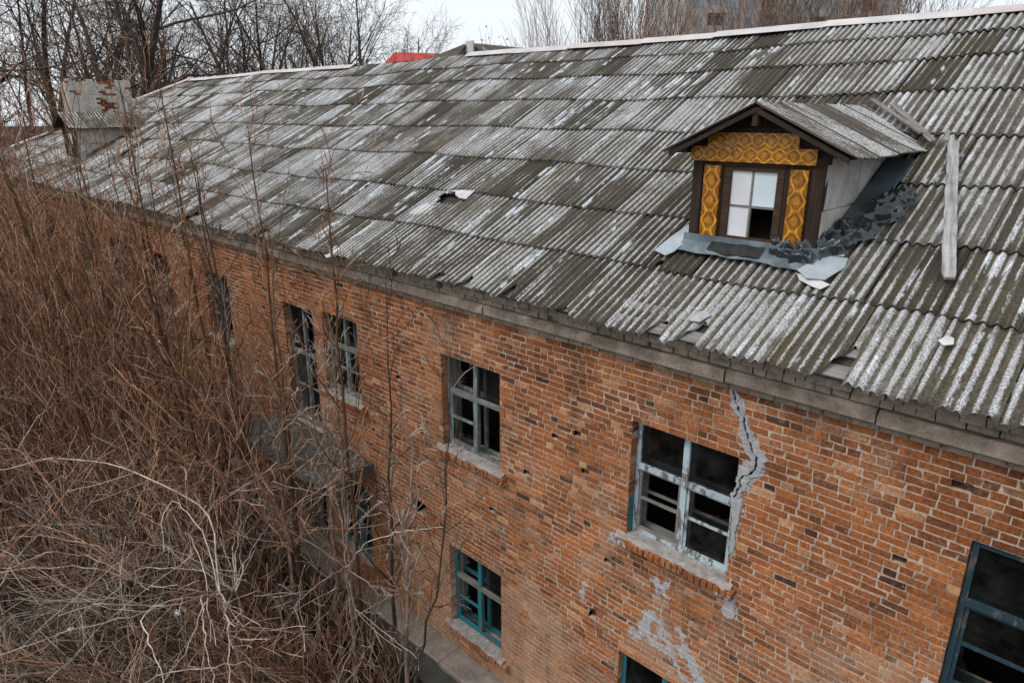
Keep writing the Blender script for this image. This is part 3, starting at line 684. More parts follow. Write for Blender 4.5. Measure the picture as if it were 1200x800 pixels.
rb = MB()
for r in range(len(ROWS) - 1):
    s0, s1 = ROWS[r], ROWS[r + 1] + (0.10 if r < 7 else 0)
    x = -44.5 + random.choice([0, .11, .22, .33, .44])
    # anchor so that a seam falls at x=-2.04 on the eave row
    if r == 0: x = -2.02 - 64 * 0.66
    while x < XR:
        if x + .7 > hipx(s0):
            roof_sheet(rb, x, 0.66 + 0.055 * 0, s0, s1, r, 0)
        x += 0.66
roof = rb.build('roof', M['roof'], bld, smooth=True)

# back slope, hip slope and boarding below the sheets
bk = MB()
def sheet_quad(b, A, B, C, D_, nu, nv, nu_w, amp=0.0):
    # A->B wave direction, A->D slope direction
    A, B, C, D_ = map(Vector, (A, B, C, D_)); nr = (B - A).cross(D_ - A).normalized()
    vs = []; uv = []; col = []
    for j in range(nv + 1):
        for i in range(nu + 1):
            u, v = i / nu, j / nv
            p = (A * (1 - u) + B * u) * (1 - v) + (D_ * (1 - u) + C * u) * v
            cr = math.cos(2 * math.pi * u * nu_w)
            p = p + nr * (amp * cr)
            vs.append(tuple(p)); uv.append((u * (B - A).length, v * (D_ - A).length)); col.append((0.4, cr * .5 + .5, 0.5))
    b.add(vs, [(j * (nu + 1) + i, j * (nu + 1) + i + 1, (j + 1) * (nu + 1) + i + 1, (j + 1) * (nu + 1) + i) for j in range(nv) for i in range(nu)], 0, uv, col)
rt = RP(0, SRIDGE, .02); RY, RZ = rt[1], rt[2]
YB = 2 * RY - EY
sheet_quad(bk, (XHIP1, RY, RZ), (XR, RY, RZ), (XR, YB, EZ), (XHIP0, YB, EZ), 350, 2, 86, .014)
sheet_quad(bk, (XHIP0, EY, EZ), (XHIP0, YB, EZ), (XHIP1, RY, RZ), (XHIP1, RY, RZ - .001), 200, 2, 50, .014)
bk.build('rear_roof', M['roof'], bld, smooth=True)
dk = MB()
s = 0.14
while s < SRIDGE - .1:
    e = min(s + random.uniform(.13, .17), SRIDGE - .06)
    x = hipx(e) + .2
    # leave the dormers' mouths open
    dk.obox(RP(x, s, -.085 + random.uniform(-.006, .006)), (XR - .05 - x, 0, 0), (0, CS * (e - s - .012), SN * (e - s - .012)), (0, -SN * .022, CS * .022))
    s = e
dk.build('roof_boarding', M['deck'], bld)
eb = MB(); x = XL
while x < XR - .2:
    L = min(random.uniform(1.8, 3.6), XR - .2 - x)
    eb.obox(RP(x + .01, 0.10 + random.uniform(-.01, .01), -.040), (L - .02, 0, 0), (0, CS * .17, SN * .17), (0, -SN * .022, CS * .022), 0, .004)
    eb.obox(RP(x + .01, 0.40 + random.uniform(-.01, .01), -.040), (L - .02, 0, 0), (0, CS * .12, SN * .12), (0, -SN * .022, CS * .022), 0, .004)
    x += L
eb.build('eave_board', M['greywood'], bld)
rf = MB(); rf.obox(RP(0, 0.30, -.19), (.06, 0, 0), (0, CS * .8, SN * .8), (0, -SN * .10, CS * .10))
rf = rf.build('rafter', M['deck'], bld); x = -17.2
while x < XR - .4:
    q = rf.copy(); COL.objects.link(q); q.location = (x, 0, 0); x += 0.95
rf.location = (-18.15, 0, 0)

# ridge caps (bent strips); none between about -19.6 and -15
def ridge_cap(x0, x1, mat, lift=0.0, w=.25):
    b = MB(); n = 7; ang0 = S
    y0, z0 = RY, RZ + .05 + lift
    vs = []
    tw = random.uniform(-.01, .01)
    for xx, l in ((x0, random.uniform(-.012, .012)), (x1, random.uniform(-.012, .012))):
        for (dy, dz) in ((-w * CS, -w * SN + .012), (-.06, -.012), (-.03, .012), (.03, .012), (.06, -.012), (w * CS, -w * SN + .012)):
            vs.append((xx, y0 + dy, z0 + dz + l + sag(xx, SRIDGE) * .6))
    m = len(vs)
    vs += [(a, c, d - .006) for a, c, d in vs]
    fs = [(i, i + 1, 6 + i + 1, 6 + i) for i in range(5)] + [(m + i + 1, m + i, m + 6 + i, m + 6 + i + 1) for i in range(5)]
    fs += [(0, 6, m + 6, m), (5, m + 5, m + 11, 11)] + [(i, m + i, m + i + 1, i + 1) for i in range(5)] + [(6 + i + 1, m + 7 + i, m + 6 + i, 6 + i) for i in range(5)]
    b.add(vs, fs); return b.build('ridge_cap', mat, bld)
x = XHIP1; k = 0
while x < XR:
    L = random.uniform(1.7, 2.4)
    if x + L < -18.6 or x > -15.4:
        ridge_cap(x, x + L + .05, M['cappink'] if k % 4 == 1 or x < -26 and k % 2 else M['cap'], .006 * (k % 2))
    elif x < -18.6: L = 3.7 - 0.0 if False else (-14.95 - x)
    x += L; k += 1
# hip cap, in two lengths, and a strip of flashing lying down the slope beside the far dormer
def slope_strip(pa, pb, w, mat, name, h=.05, th=.012, parent=bld):
    (xa, sa), (xb, sb) = pa, pb
    A = Vector(RP(xa, sa, h)); B = Vector(RP(xb, sb, h)); d = (B - A); nrm = Vector((0, -SN, CS)); sd_ = d.normalized().cross(nrm) * w
    b = MB(); b.obox(A - sd_ * .5, d, sd_, nrm * th, 0, .006); L_ = d.length
    b.uv = [(j * w, i * L_) for i in (0, 1) for j in (0, 1) for k in (0, 1)]; return b.build(name, mat, parent)
slope_strip((XHIP1 + .05, SRIDGE), (-37.0, 5.62), .34, M['cappink'], 'hip_cap', .06, .04)
slope_strip((-40.0, 3.25), (-43.0, 0.9), .30, M['cap'], 'hip_cap', .06, .04)

# ---------------------------------------------------------------- windows
def pane(b, x0, x1, z0, z1, y, broken=0):
    if not broken:
        b.add([(x0, y, z0), (x1, y, z0), (x1, y, z1), (x0, y, z1)], [(0, 1, 2, 3)]); return
    # jagged remainder along two edges
    w_, h_ = x1 - x0, z1 - z0
    p = [(0, 0), (1, 0), (1, .55), (.8, .38), (.72, .52), (.5, .26), (.42, .33), (.2, .15), (.14, .5), (.06, .62), (.05, 1), (0, 1)]
    if broken == 2: p = [(1 - a, c) for a, c in p][::-1]
    vs = [(x0 + a * w_, y, z0 + c * h_) for a, c in p]; b.add(vs, [tuple(range(len(p)))])

def window(x0, x1, z0, z1, paint, style):
    mat = M[paint]; yf = {'flush': .035, 'whole': .10}.get(style, .13); door = style == 'door'
    f = MB(); fw = .062
    def lattice(f, y0, y1, skip_left=False):
        f.box(x0 + .004, x0 + fw, y0, y1, z0 + .004, z1 - .004, 0, .003); f.box(x1 - fw, x1 - .004, y0, y1, z0 + .004, z1 - .004, 0, .003)
        f.box(x0 + fw, x1 - fw, y0 + .003, y1 - .003, z1 - fw, z1 - .006, 0, .003); f.box(x0 + fw, x1 - fw, y0 - .01, y1 - .003, z0 + .006, z0 + fw + .01, 0, .003)
    lattice(f, yf, yf + .07)
    root = f.build('window' if not door else 'door', mat, bld)
    xm = (x0 + x1) / 2 + random.uniform(-.01, .01); zt = z0 + (z1 - z0) * .605
    m = MB()
    m.box(xm - .04, xm + .04, yf - .008, yf + .06, z0 + fw + .012, zt - .034, 0, .003); m.box(xm - .04, xm + .04, yf - .008, yf + .06, zt + .036, z1 - fw - .003, 0, .003)
    m.build('mullion', mat, root)
    t = MB(); t.box(x0 + fw + .002, x1 - fw - .002, yf - .022, yf + .065, zt - .032, zt + .034, 0, .004)
    t.build('transom', M['greywood'] if style in ('old', 'old2') else mat, root)
    # sashes with a glazing bar, inner frame behind
    sf = .038
    openings = [(x0 + fw, xm - .04), (xm + .04, x1 - fw)]
    zb = z0 + fw + .012; zt0 = zt - .034
    gb = MB(); zmid = (zb + zt0) / 2 + .02
    for q, (a, c) in enumerate(openings):
        s_ = MB()
        if style == 'old' and q == 1: continue
        s_.box(a + .003, a + sf, yf + .012, yf + .05, zb, zt0, 0, .002); s_.box(c - sf, c - .003, yf + .012, yf + .05, zb, zt0, 0, .002)
        s_.box(a + sf, c - sf, yf + .014, yf + .048, zb, zb + sf, 0, .002); s_.box(a + sf, c - sf, yf + .014, yf + .048, zt0 - sf, zt0 - .002, 0, .002)
        s_.box(a + sf, c - sf, yf + .010, yf + .046, zmid - .018, zmid + .018, 0, .003)
        s_.build('sash', M['greywood'] if (style in ('near',) and q == 0) else mat, root)
    inn = MB(); y2 = yf + .20
    if y2 + .05 < .42:
        lattice(inn, y2, y2 + .05)
        inn.box(xm - .03, xm + .03, y2, y2 + .05, z0 + fw + .012, z1 - fw, 0, .003); inn.box(x0 + fw, xm - .031, y2 - .004, y2 + .04, zt - .03, zt + .03, 0, .004); inn.box(xm + .031, x1 - fw, y2 - .004, y2 + .04, zt - .03, zt + .03, 0, .004)
        if style in ('near', 'flush', 'whole'):
            inn.box(x0 + fw, xm - .031, y2, y2 + .04, zmid - .015, zmid + .015); inn.box(xm + .031, x1 - fw, y2, y2 + .04, zmid - .015, zmid + .015)
        inn.build('inner_frame', M['greywood'] if style == 'near' else mat, root)
    yp = yf + .03
    cells = []
    for q, (a, c) in enumerate(openings):
        cells += [(a, c, zt + .036, z1 - fw, ('t', q)), (a + sf, c - sf, zmid + .018, zt0 - sf, ('m', q)), (a + sf, c - sf, zb + sf, zmid - .018, ('b', q))]
    missing = {'near': [('m', 0), ('b', 0)], 'old': [('m', 1), ('b', 1), ('t', 0), ('m', 0)], 'old2': [('b', 1), ('m', 0), ('t', 1)], 'flush': [], 'whole': [('b', 0)], 'door': [('m', 0), ('b', 0), ('t', 1)]}[style]
    brk = {'near': {('m', 1): 1}, 'old': {('b', 0): 1}, 'old2': {('m', 1): 2}, 'flush': {('b', 0): 1}, 'whole': {}, 'door': {}}[style]
    for a, c, p0, p1, key in cells:
        if key in missing: continue
        gp = MB(); pane(gp, a, c, p0, p1, yp, brk.get(key, 0)); gp.build('pane', M['glass'], root)
    # brick sill with a cement top
    if not door:
        s_ = MB(); x = x0 - .16
        while x < x1 + .12:
            s_.cbox(x + .005, x + .078, -.105 + random.uniform(-.012, .014), .02, z0 - .135, z0 - .03, .008, 0, .005); x += .083
        n = 16; xs = np.linspace(x0 - .13, x1 + .10, n)
        vs = []
        for xx in xs:
            fr = -.085 + random.uniform(-.02, .03); inside = x0 + .0 < xx < x1 - .0
            yb = yf - .012 if inside else 0.004
            vs += [(xx, fr, z0 - .035), (xx, fr + .012, z0 - .012 + random.uniform(-.008, .006)), (xx, -.02, z0 + .006 + random.uniform(-.005, .006)), (xx, yb, z0 + .03)]
        fs = [(i * 4 + k, (i + 1) * 4 + k, (i + 1) * 4 + k + 1, i * 4 + k + 1) for i in range(n - 1) for k in range(3)]
        s_.add(vs, fs, 1)
        s_.build('sill', [M['brick'], M['sill']], root)
    return root
for args in WINS: window(*args)
# turquoise paint left on the reveal of the near window
rp = MB(); zz = UP[0] + .03
while zz < UP[0] + .52:
    rp.box(-4.4185, -4.4145, .004 + random.uniform(0, .04), .126, zz, zz + .083, 0); zz += PZ
rp.build('reveal_paint', M['teal'], bld)['label'] = 'strip of turquoise paint left on the brick reveal'

# cement smeared over the crack and below the near window
def blob(b, P, y=-.004, th=.012, sub=5, jit=.022, mi=0):
    pts = []
    for (xa, za), (xb, zb) in zip(P, P[1:] + P[:1]):
        L = math.hypot(xb - xa, zb - za); n = max(2, int(L / .045))
        for i in range(n):
            t = i / n; pts.append((xa + (xb - xa) * t + random.uniform(-jit, jit), za + (zb - za) * t + random.uniform(-jit, jit)))
    n = len(pts); cx = sum(p[0] for p in pts) / n; cz = sum(p[1] for p in pts) / n
    v = [(x, .012, z) for x, z in pts] + [(x, y - th * .55, z) for x, z in pts] + [(x + (cx - x) * .16, y - th, z + (cz - z) * .10) for x, z in pts]
    fs = []
    for i in range(n):
        j = (i + 1) % n; fs += [(i, n + i, n + j, j), (n + i, 2 * n + i, 2 * n + j, n + j)]
    fs.append(tuple(range(2 * n, 3 * n)))
    b.add(v, fs, mi)
cp = MB()
LW = [.035, .05, .075, .06, .035, .03, .03, .04, .03]; RW = [.02, .035, .05, .045, .06, .085, .10, .08, .04]
for side, W_ in ((-1, LW), (1, RW)):
    inner = []; outer = []
    for (x_, z_), w_ in zip(CRK, W_):
        h = .014
        inner.append((x_ + side * h, z_)); outer.append((x_ + side * (h + w_), z_))
    # one strip, edge points jittered finely
    n = 150; zs = np.linspace(7.44, 6.06, n); vs = []
    for k, z_ in enumerate(zs):
        xc = crackx(z_); wo = np.interp(-z_, [-c[1] for c in CRK], W_) * (1 + .75 * mnoise.noise(Vector((k * .085, side * 5, 0))) + .5 * mnoise.noise(Vector((k * .26, side * 9, 3))) + .25 * mnoise.noise(Vector((k * .7, side * 4, 1)))) * (.85 if int(z_ / PZ) % 2 else 1.1)
        jn = random.uniform(-.004, .004)
        vs += [(xc + side * (.012 + jn), .012, z_), (xc + side * (.014 + jn), -.012 + random.uniform(-.003, .003), z_), (xc + side * (.014 + max(.012, wo * .7)), -.013 + random.uniform(-.002, .002), z_), (xc + side * (.014 + max(.02, wo)), .006, z_)]
    fs = [(i * 4 + k, (i + 1) * 4 + k, (i + 1) * 4 + k + 1, i * 4 + k + 1) for i in range(n - 1) for k in range(3)]
    if side < 0: fs = [f[::-1] for f in fs]
    cp.add(vs, fs)
# tail of the smear down beside the window frame
blob(cp, [(-3.02, 6.14), (-2.88, 6.16), (-2.90, 5.95), (-2.93, 5.7), (-2.92, 5.45), (-2.975, 5.38), (-2.978, 5.8)], -.003, .012, jit=.012)
cp.build('cement_patch', M['cement'], bld)['label'] = 'grey cement smeared along the long crack beside the window'
# porch canopy over the entrance, with a broken front edge
cn = MB(); n = 26; xs = np.linspace(-13.9, -10.30, n); vs = []
for xx in xs:
    e = -1.18 + random.uniform(-.03, .04) + (.12 if random.random() < .15 else 0)
    vs += [(xx, .01, 3.60), (xx, e + .06, 3.62), (xx, e, 3.68), (xx, e + random.uniform(.0, .03), 3.80), (xx, e + .05, 3.83), (xx, .01, 3.86)]
fs = [(i * 6 + k, i * 6 + k + 1, (i + 1) * 6 + k + 1, (i + 1) * 6 + k) for i in range(n - 1) for k in range(5)] + [(0, 1, 2, 3, 4, 5), tuple((n - 1) * 6 + k for k in (5, 4, 3, 2, 1, 0))]
cn.add(vs, fs); cn.build('canopy', M['slab'], bld)

# chimney
ch = MB()
def chimney_bricks():
    X1 = -33.0; y0, y1 = 1.78, 4.2
    ch.box(X1 - .7, X1 - .004, y0 + .004, y1 - .004, 8.6, 11.60, 1)
    z = 9.0; k = 0
    while z < 11.62:
        y = y0 - (.13 if k % 2 else 0)
        while y < y1:
            a, c = max(y, y0), min(y + .25, y1)
            if c - a > .03 and not (z > 11.5 and random.random() < .3):
                wht = random.random() < (.93 if (y - y0 < 1.0 or y > y1 - .8) else .40)
                ch.add([(X1 + .008, a + .006, z + .005), (X1 + .008, c - .006, z + .005), (X1 + .008, c - .006, z + .09), (X1 + .008, a + .006, z + .09),
                        (X1 - .02, a + .003, z + .003), (X1 - .02, c - .003, z + .003), (X1 - .02, c - .003, z + .094), (X1 - .02, a + .003, z + .094)],
                       [(0, 1, 2, 3), (4, 5, 1, 0), (5, 6, 2, 1), (6, 7, 3, 2), (7, 4, 0, 3)], 2 if wht else 0, None, (random.uniform(.2, .8), .5, random.random()))
            y += .26
        z += PZ; k += 1
chimney_bricks()
ch.build('chimney', [M['brick'], M['mortar'], M['whitewash']], bld)

# ---------------------------------------------------------------- dormers
def strip_panel(b, x0, x1, z0, z1, y, vertical=True, th=.022, ph=0.0):
    n = 1
    w_ = (x1 - x0) if vertical else (z1 - z0); L = (z1 - z0) if vertical else (x1 - x0)
    k = L / w_ / max(1, round(L / w_ / 1.05)) * 1.0
    rep = max(1, round(L / w_ / 1.05))
    uvs = [(0, ph), (1, ph), (1, rep + ph), (0, rep + ph)] if vertical else [(0, ph), (0, rep + ph), (1, rep + ph), (1, ph)]
    f = [(x0, y, z0), (x1, y, z0), (x1, y, z1), (x0, y, z1)]
    b.add(f, [(0, 1, 2, 3)], 0, uvs)
    bk_ = [(x, y + th, z) for x, _, z in f]
    b.add(f + bk_, [(4, 5, 1, 0), (5, 6, 2, 1), (6, 7, 3, 2), (7, 4, 0, 3)], 0, uvs + uvs)

def dormer(off, fancy=True):
    y = DY; zb = EZ + (y - EY) * math.tan(S) - .06
    X0, X1 = DX0 + off, DX1 + off; XA = -3.64 + off; zt = 9.80
    # front wall of brown boards round the window opening
    b = MB(); wx0, wx1, wz0, wz1 = -4.06 + off, -3.39 + off, 8.87, 9.74
    b.box(X0, X0 + .13, y - .02, y + .10, zb, zt, 0, .003); b.box(X1 - .13, X1, y - .02, y + .10, zb, zt, 0, .003)
    x = X0 + .134
    while x < X1 - .14:
        e = min(x + .14, X1 - .134)
        if not (x < wx1 and e > wx0): b.box(x, e - .004, y, y + .03, zb, zt, 0, .002)
        else:
            b.box(max(x, X0), e - .004, y, y + .03, zb, wz0, 0, .002); b.box(x, e - .004, y, y + .03, wz1, zt, 0, .002)
        x = e
    for z_ in (wz0 - .07, wz1 + .004): b.box(wx0 - .08, wx1 + .08, y - .03, y + .05, z_, z_ + .06, 0, .002)
    b.box(X0 - .02, X1 + .02, y - .035, y + .09, zt - .005, zt + .07, 0, .003)
    # gable boards
    z_ = zt + .07
    while z_ < 10.36:
        hw = 1.10 * (10.42 - z_ - .06) / .56
        b.box(XA - hw, XA + hw, y + .0, y + .03, z_, z_ + .10, 0, .002); z_ += .105
    d = b.build('dormer', M['brownwood'], bld)
    # side walls
    for sx, X in ((1, X1), (-1, X0)):
        sw = MB(); yy = y + .02
        if sx > 0 or not fancy:
            ys = [y + .02, 1.34, 1.56, 1.93, 2.2, 2.62, 3.2]
            for a, c in zip(ys[:-1], ys[1:]):
                zl = max(9.30, EZ + (a - EY) * math.tan(S) - .05)
                sw.box(X - .03 + random.uniform(-.004, .004), X + random.uniform(-.003, .004), a + .005, c - .005, zl, 9.93, 0, .004)
            for a, c in ((y + .02, 1.75), (1.75, 2.5)):
                sw.box(X - .03, X + .003, a + .006, c - .006, EZ + (a - EY) * math.tan(S) - .1, 9.288, 0, .004)
            sw.box(X - .06, X - .034, y + .03, 3.3, 8.6, 9.93, 1)
        else:
            sw.box(X, X + .03, y + .02, 3.3, 8.6, 9.93)
        sw.build('side_wall', [M['whitewash'], M['brownwood']], d)
    # window
    fr = MB(); xm = (wx0 + wx1) / 2 - .012; zm = (wz0 + wz1) / 2 - .03
    for a, c, e, g_ in ((wx0, wx0 + .09, wz0, wz1), (wx1 - .02, wx1 + .06, wz0, wz1), (wx0 + .09, wx1 - .02, wz1 - .055, wz1), (wx0 + .09, wx1 - .02, wz0, wz0 + .045)):
        fr.box(a, c, y - .012, y + .045, e, g_, 0, .002)
    f_ = fr.build('window_frame', M['brownboard'], d)
    ba = MB(); gx0, gx1, gz0, gz1 = wx0 + .09, wx1 - .02, wz0 + .045, wz1 - .055
    ba.box(xm - .012 + .03, xm + .012 + .03, y + .004, y + .036, gz0, gz1, 0, .001); ba.box(gx0, xm + .017, y + .006, y + .034, zm - .012, zm + .012, 0, .001); ba.box(xm + .043, gx1, y + .006, y + .034, zm - .012, zm + .012, 0, .001)
    ba.build('glazing_bar', M['greywood'], d)
    xm += .03
    for a, c, e, g_, m in ((gx0, xm - .014, zm + .014, gz1, 'whitepane'), (xm + .014, gx1, zm + .014, gz1, 'bluepane'), (gx0, xm - .014, gz0, zm - .014, 'whitepane')):
        pb = MB(); pb.box(a, c, y + .014, y + .020, e, g_, 0); pb.build('pane', M[m], d)
    if fancy:
        for x0, x1, z0, z1, ph in ((-4.315, -4.10, 8.755, 9.735, 0.2), (-3.25, -3.045, 8.825, 9.73, 0.0)):
            pb = MB(); strip_panel(pb, x0, x1, z0, z1, y - .045, True, .04, ph); pb.build('ornamental_panel', M['panel'], d)
        pb = MB(); strip_panel(pb, -4.50, -2.975, 9.785, 9.955, y - .062, False, .025); pb.build('ornamental_panel', M['panel'], d)
        pb = MB(); strip_panel(pb, -4.29, -3.19, 9.955, 10.115, y - .055, False, .05, .5); pb.build('ornamental_panel', M['panel'], d)
    # roof: two corrugated slopes in sheets, clipped where they meet the main roof
    za, ze = 10.43, 9.872; XE = {1: -2.48 + off, -1: -4.80 + off}; yr = .85
    for sx in (1, -1):
        rb_ = MB(); xe = XE[sx]; run = abs(xe - XA); nr = Vector((sx * (za - ze), 0, run)).normalized()
        y0 = yr
        while y0 < 4.4:
            nsh = 6 * 8; sr = random.random(); dh = random.uniform(0, .008); vs = []; uv = []; col = []
            ncol = 6
            for j in range(ncol + 1):
                t = j / ncol
                for i in range(nsh + 1):
                    yy = y0 + i * .11 / 8
                    x_ = XA + (xe - XA) * t; z_ = za + (ze - za) * t
                    ymax = EY + (z_ - EZ + .02) / math.tan(S)
                    cr = math.cos(yy / .11 * 2 * math.pi)
                    h = .012 * cr - .016 * (i / nsh) + dh + .015 + (.01 * math.sin(yy * 3) if t > .9 else 0)
                    if t == 1: x_ += random.uniform(-.008, .008)
                    yc = min(yy, ymax)
                    vs.append((x_ + nr.x * h, yc, z_ + nr.z * h)); uv.append((yy + off, t * 1.3 + sx * 7)); col.append((sr, cr * .5 + .5, .4))
            fs = []
            for j in range(ncol):
                for i in range(nsh):
                    a = j * (nsh + 1) + i
                    if vs[a + 1][1] - vs[a][1] > 1e-5 or vs[a + nsh + 2][1] - vs[a + nsh + 1][1] > 1e-5:
                        f = (a, a + 1, a + nsh + 2, a + nsh + 1); fs.append(f if sx < 0 else f[::-1])
            nb = len(vs)
            for i in range(nsh + 1):
                v = vs[ncol * (nsh + 1) + i]; vs.append((v[0] - sx * .002, v[1], v[2] - .010)); uv.append((0, 0)); col.append((sr, .1, 0))
            for i in range(nsh):
                a = ncol * (nsh + 1) + i; fs.append((a, a + 1, nb + i + 1, nb + i))
            # raised front edge of each sheet
            nc = len(vs)
            for j in range(ncol + 1):
                v = vs[j * (nsh + 1)]; vs.append((v[0], v[1] + .001, v[2] - .016)); uv.append((0, 0)); col.append((sr, .05, 0))
            for j in range(ncol): fs.append((j * (nsh + 1), nc + j, nc + j + 1, (j + 1) * (nsh + 1)))
            rb_.add(vs, fs, 0, uv, col); y0 += .66
        rb_.build('dormer_roof', M['roof_pale' if fancy else 'roof'], d, smooth=True)
        # soffit boards and verge board
        sb = MB(); th = Vector((0, 0, -.03))
        ys, ye = yr + .02, 3.2
        A = Vector((XA, ys, za - .035)); B = Vector((xe - sx * .10, ys, ze + .013))
        vs = [tuple(A), tuple(B), (B.x, ye, B.z), (A.x, ye + 1.0, A.z)]; vs2 = [(a, c, e - .02) for a, c, e in vs]
        sb.add(vs + vs2, [(0, 1, 2, 3), (7, 6, 5, 4), (0, 4, 5, 1), (1, 5, 6, 2), (2, 6, 7, 3)], 0)
        d_ = B - A
        sb.obox(A + Vector((0, -.012, -.055)), d_, (0, .03, 0), (0, 0, .05), 0, .003)
        sb.build('verge_board', M['brownwood'], d)
    kp = MB(); kp.box(XA - .035, XA + .035, yr + .03, yr + .10, 10.19, 10.37, 0, .004); kp.obox((XA - .03, yr + .03, 10.30), (.06, 0, 0), (0, 3.0, 0), (0, 0, .06), 0)
    kp.build('ridge_beam', M['brownwood'], d)
    return d
d1 = dormer(0); d2 = dormer(-27.4, False)
d1['label'] = 'dark boarded dormer with orange ornamental strips'; d2['label'] = 'plain far dormer in front of the chimney'

# flashing round the near dormer
def roof_plate(P, mat, name, h=.05, th=.004, parent=bld, crump=.01, sub=1):
    b = MB(); n = len(P)
    top = [RP(x, s, h + random.uniform(-crump, crump) + sag(x, s)) for x, s in P]; bot = [(a, c + SN * th, e - CS * th) for a, c, e in top]
    b.add(top + bot, [tuple(range(n))[::-1], tuple(range(n, 2 * n))] + [(i, (i + 1) % n, n + (i + 1) % n, n + i) for i in range(n)])
    return b.build(name, mat, parent)
fl = MB(); n = 18; rows = []
for i in range(n + 1):
    x = -4.52 + (4.52 - 2.82) * i / n; e = 1.50 + .008 * math.sin(i * 1.3) + random.uniform(-.008, .008) - (.04 if i > 13 else 0)
    rows.append([RP(x, 1.745, .16), RP(x, 1.70, .085 + random.uniform(-.006, .006)), RP(x, 1.56, .068 + random.uniform(-.012, .012)), RP(x, e, .052 + random.uniform(-.006, .012))])
vs = [q for r in rows for q in r]
fl.add(vs, [(i * 4 + k, i * 4 + k + 1, (i + 1) * 4 + k + 1, (i + 1) * 4 + k) for i in range(n) for k in range(3)])
fl.build('flashing', M['steel'], bld)
slope_strip((-2.72, 2.0), (-2.66, 3.85), .30, M['darksteel'], 'flashing', .07, .006)

# ---------------------------------------------------------------- loose things on the roof
def thing_plate(name, P, mat, h, label, cat, lift=None, th=.008, group=None):
    b = MB(); n = len(P)
    hs_ = lift or [h] * n
    top = [RP(x, s, hh) for (x, s), hh in zip(P, hs_)]
    c = tuple(np.mean(np.array(top), 0) + np.array([0, -SN, CS]) * .008)
    bot = [(a, q + SN * th, e - CS * th) for a, q, e in top]; cb = (c[0], c[1] + SN * th, c[2] - CS * th)
    vs = top + bot + [c, cb]
    fs = [(i, 2 * n, (i + 1) % n)[::-1] for i in range(n)] + [(n + i, 2 * n + 1, n + (i + 1) % n) for i in range(n)] + [(i, (i + 1) % n, n + (i + 1) % n, n + i) for i in range(n)]
    b.add(vs, fs); o = b.build(name, mat); tag(o, label, cat, group); return o
thing_plate('metal_sheet', [(-4.80, 1.44), (-4.74, 1.72), (-4.64, 2.03), (-4.50, 1.95), (-4.47, 1.70), (-4.52, 1.46), (-4.60, 1.37)], M['palesteel'], .06,
            'pale bent metal sheet lying at the left foot of the ornamented dormer', 'metal sheet', [.05, .06, .07, .08, .08, .06, .05])
thing_plate('metal_sheet', [(-2.95, 1.45), (-2.86, 1.62), (-2.80, 1.77), (-2.53, 1.78), (-2.50, 1.62), (-2.60, 1.33), (-2.78, 1.30)], M['palesteel'], .06,
            'pale metal sheet poking out under the black plastic at the right foot of the dormer', 'metal sheet', [.07, .07, .06, .06, .06, .09, .10])
thing_plate('sheet_fragment', [(-2.93, 1.40), (-2.72, 1.36), (-2.52, 1.28), (-2.60, 1.20), (-2.70, 1.24), (-2.86, 1.30)], M['paleflake'], .06,
            'thin splintered pale fragment below the metal sheet at the dormer corner', 'sheet fragment', [.06, .07, .08, .06, .05, .06])
thing_plate('sheet_fragment', [(-9.62, 2.20), (-9.35, 2.25), (-8.98, 2.29), (-8.90, 1.97), (-9.02, 1.93), (-9.15, 1.98), (-9.30, 2.12)], M['paleflake'], .08,
            'pale snapped roof sheet tilted up above the black hole in the roof', 'sheet fragment', [.06, .07, .07, .10, .14, .16, .12])
thing_plate('sheet_fragment', [(-9.92, 1.42), (-9.80, 1.78), (-9.45, 1.70), (-9.40, 1.50), (-9.52, 1.30), (-9.7, 1.36)], M['paleflake'], .06,
            'pale flat flake of roof sheet just below the black hole in the roof', 'sheet fragment')
thing_plate('sheet_fragment', [(-10.72, -.02), (-10.62, .24), (-10.50, .22), (-10.44, .03), (-10.58, -.08)], M['paleflake'], .05,
            'small pale broken piece hanging at the eave among the twig tops', 'sheet fragment')
thing_plate('sheet_fragment', [(-3.72, .42), (-3.60, .56), (-3.50, .50), (-3.56, .36), (-3.68, .34)], M['cement'], .05,
            'small grey shard lying over the torn eave below the ornamented dormer', 'sheet fragment')
thing_plate('sheet_fragment', [(-1.36, .77), (-1.31, .86), (-1.25, .84), (-1.23, .76), (-1.30, .72)], M['paleflake'], .06,
            'small pale chip lying on the roof near the eave at the right', 'sheet fragment')
# felt flap under the dormer window
ff = MB(); n = 10; vs = []
for i in range(n + 1):
    x = -4.12 + .68 * i / n; e = 1.52 + random.uniform(-.02, .02) + .03 * abs(i - 5) / 5
    vs += [(x, DY - .030, 8.84), RP(x, 1.70, .11 + random.uniform(-.01, .01)), RP(x, e, .085 + random.uniform(-.01, .012))]
vs2 = [(a, c, e - .006) for a, c, e in vs]; m = len(vs)
ff.add(vs + vs2, [(i * 3 + k, i * 3 + k + 1, (i + 1) * 3 + k + 1, (i + 1) * 3 + k) for i in range(n) for k in range(2)] + [(i * 3 + 2, m + i * 3 + 2, m + i * 3 + 5, i * 3 + 5) for i in range(n)])
tag(ff.build('roofing_felt', M['felt']), 'ragged black felt flap under the dormer window', 'felt flap')

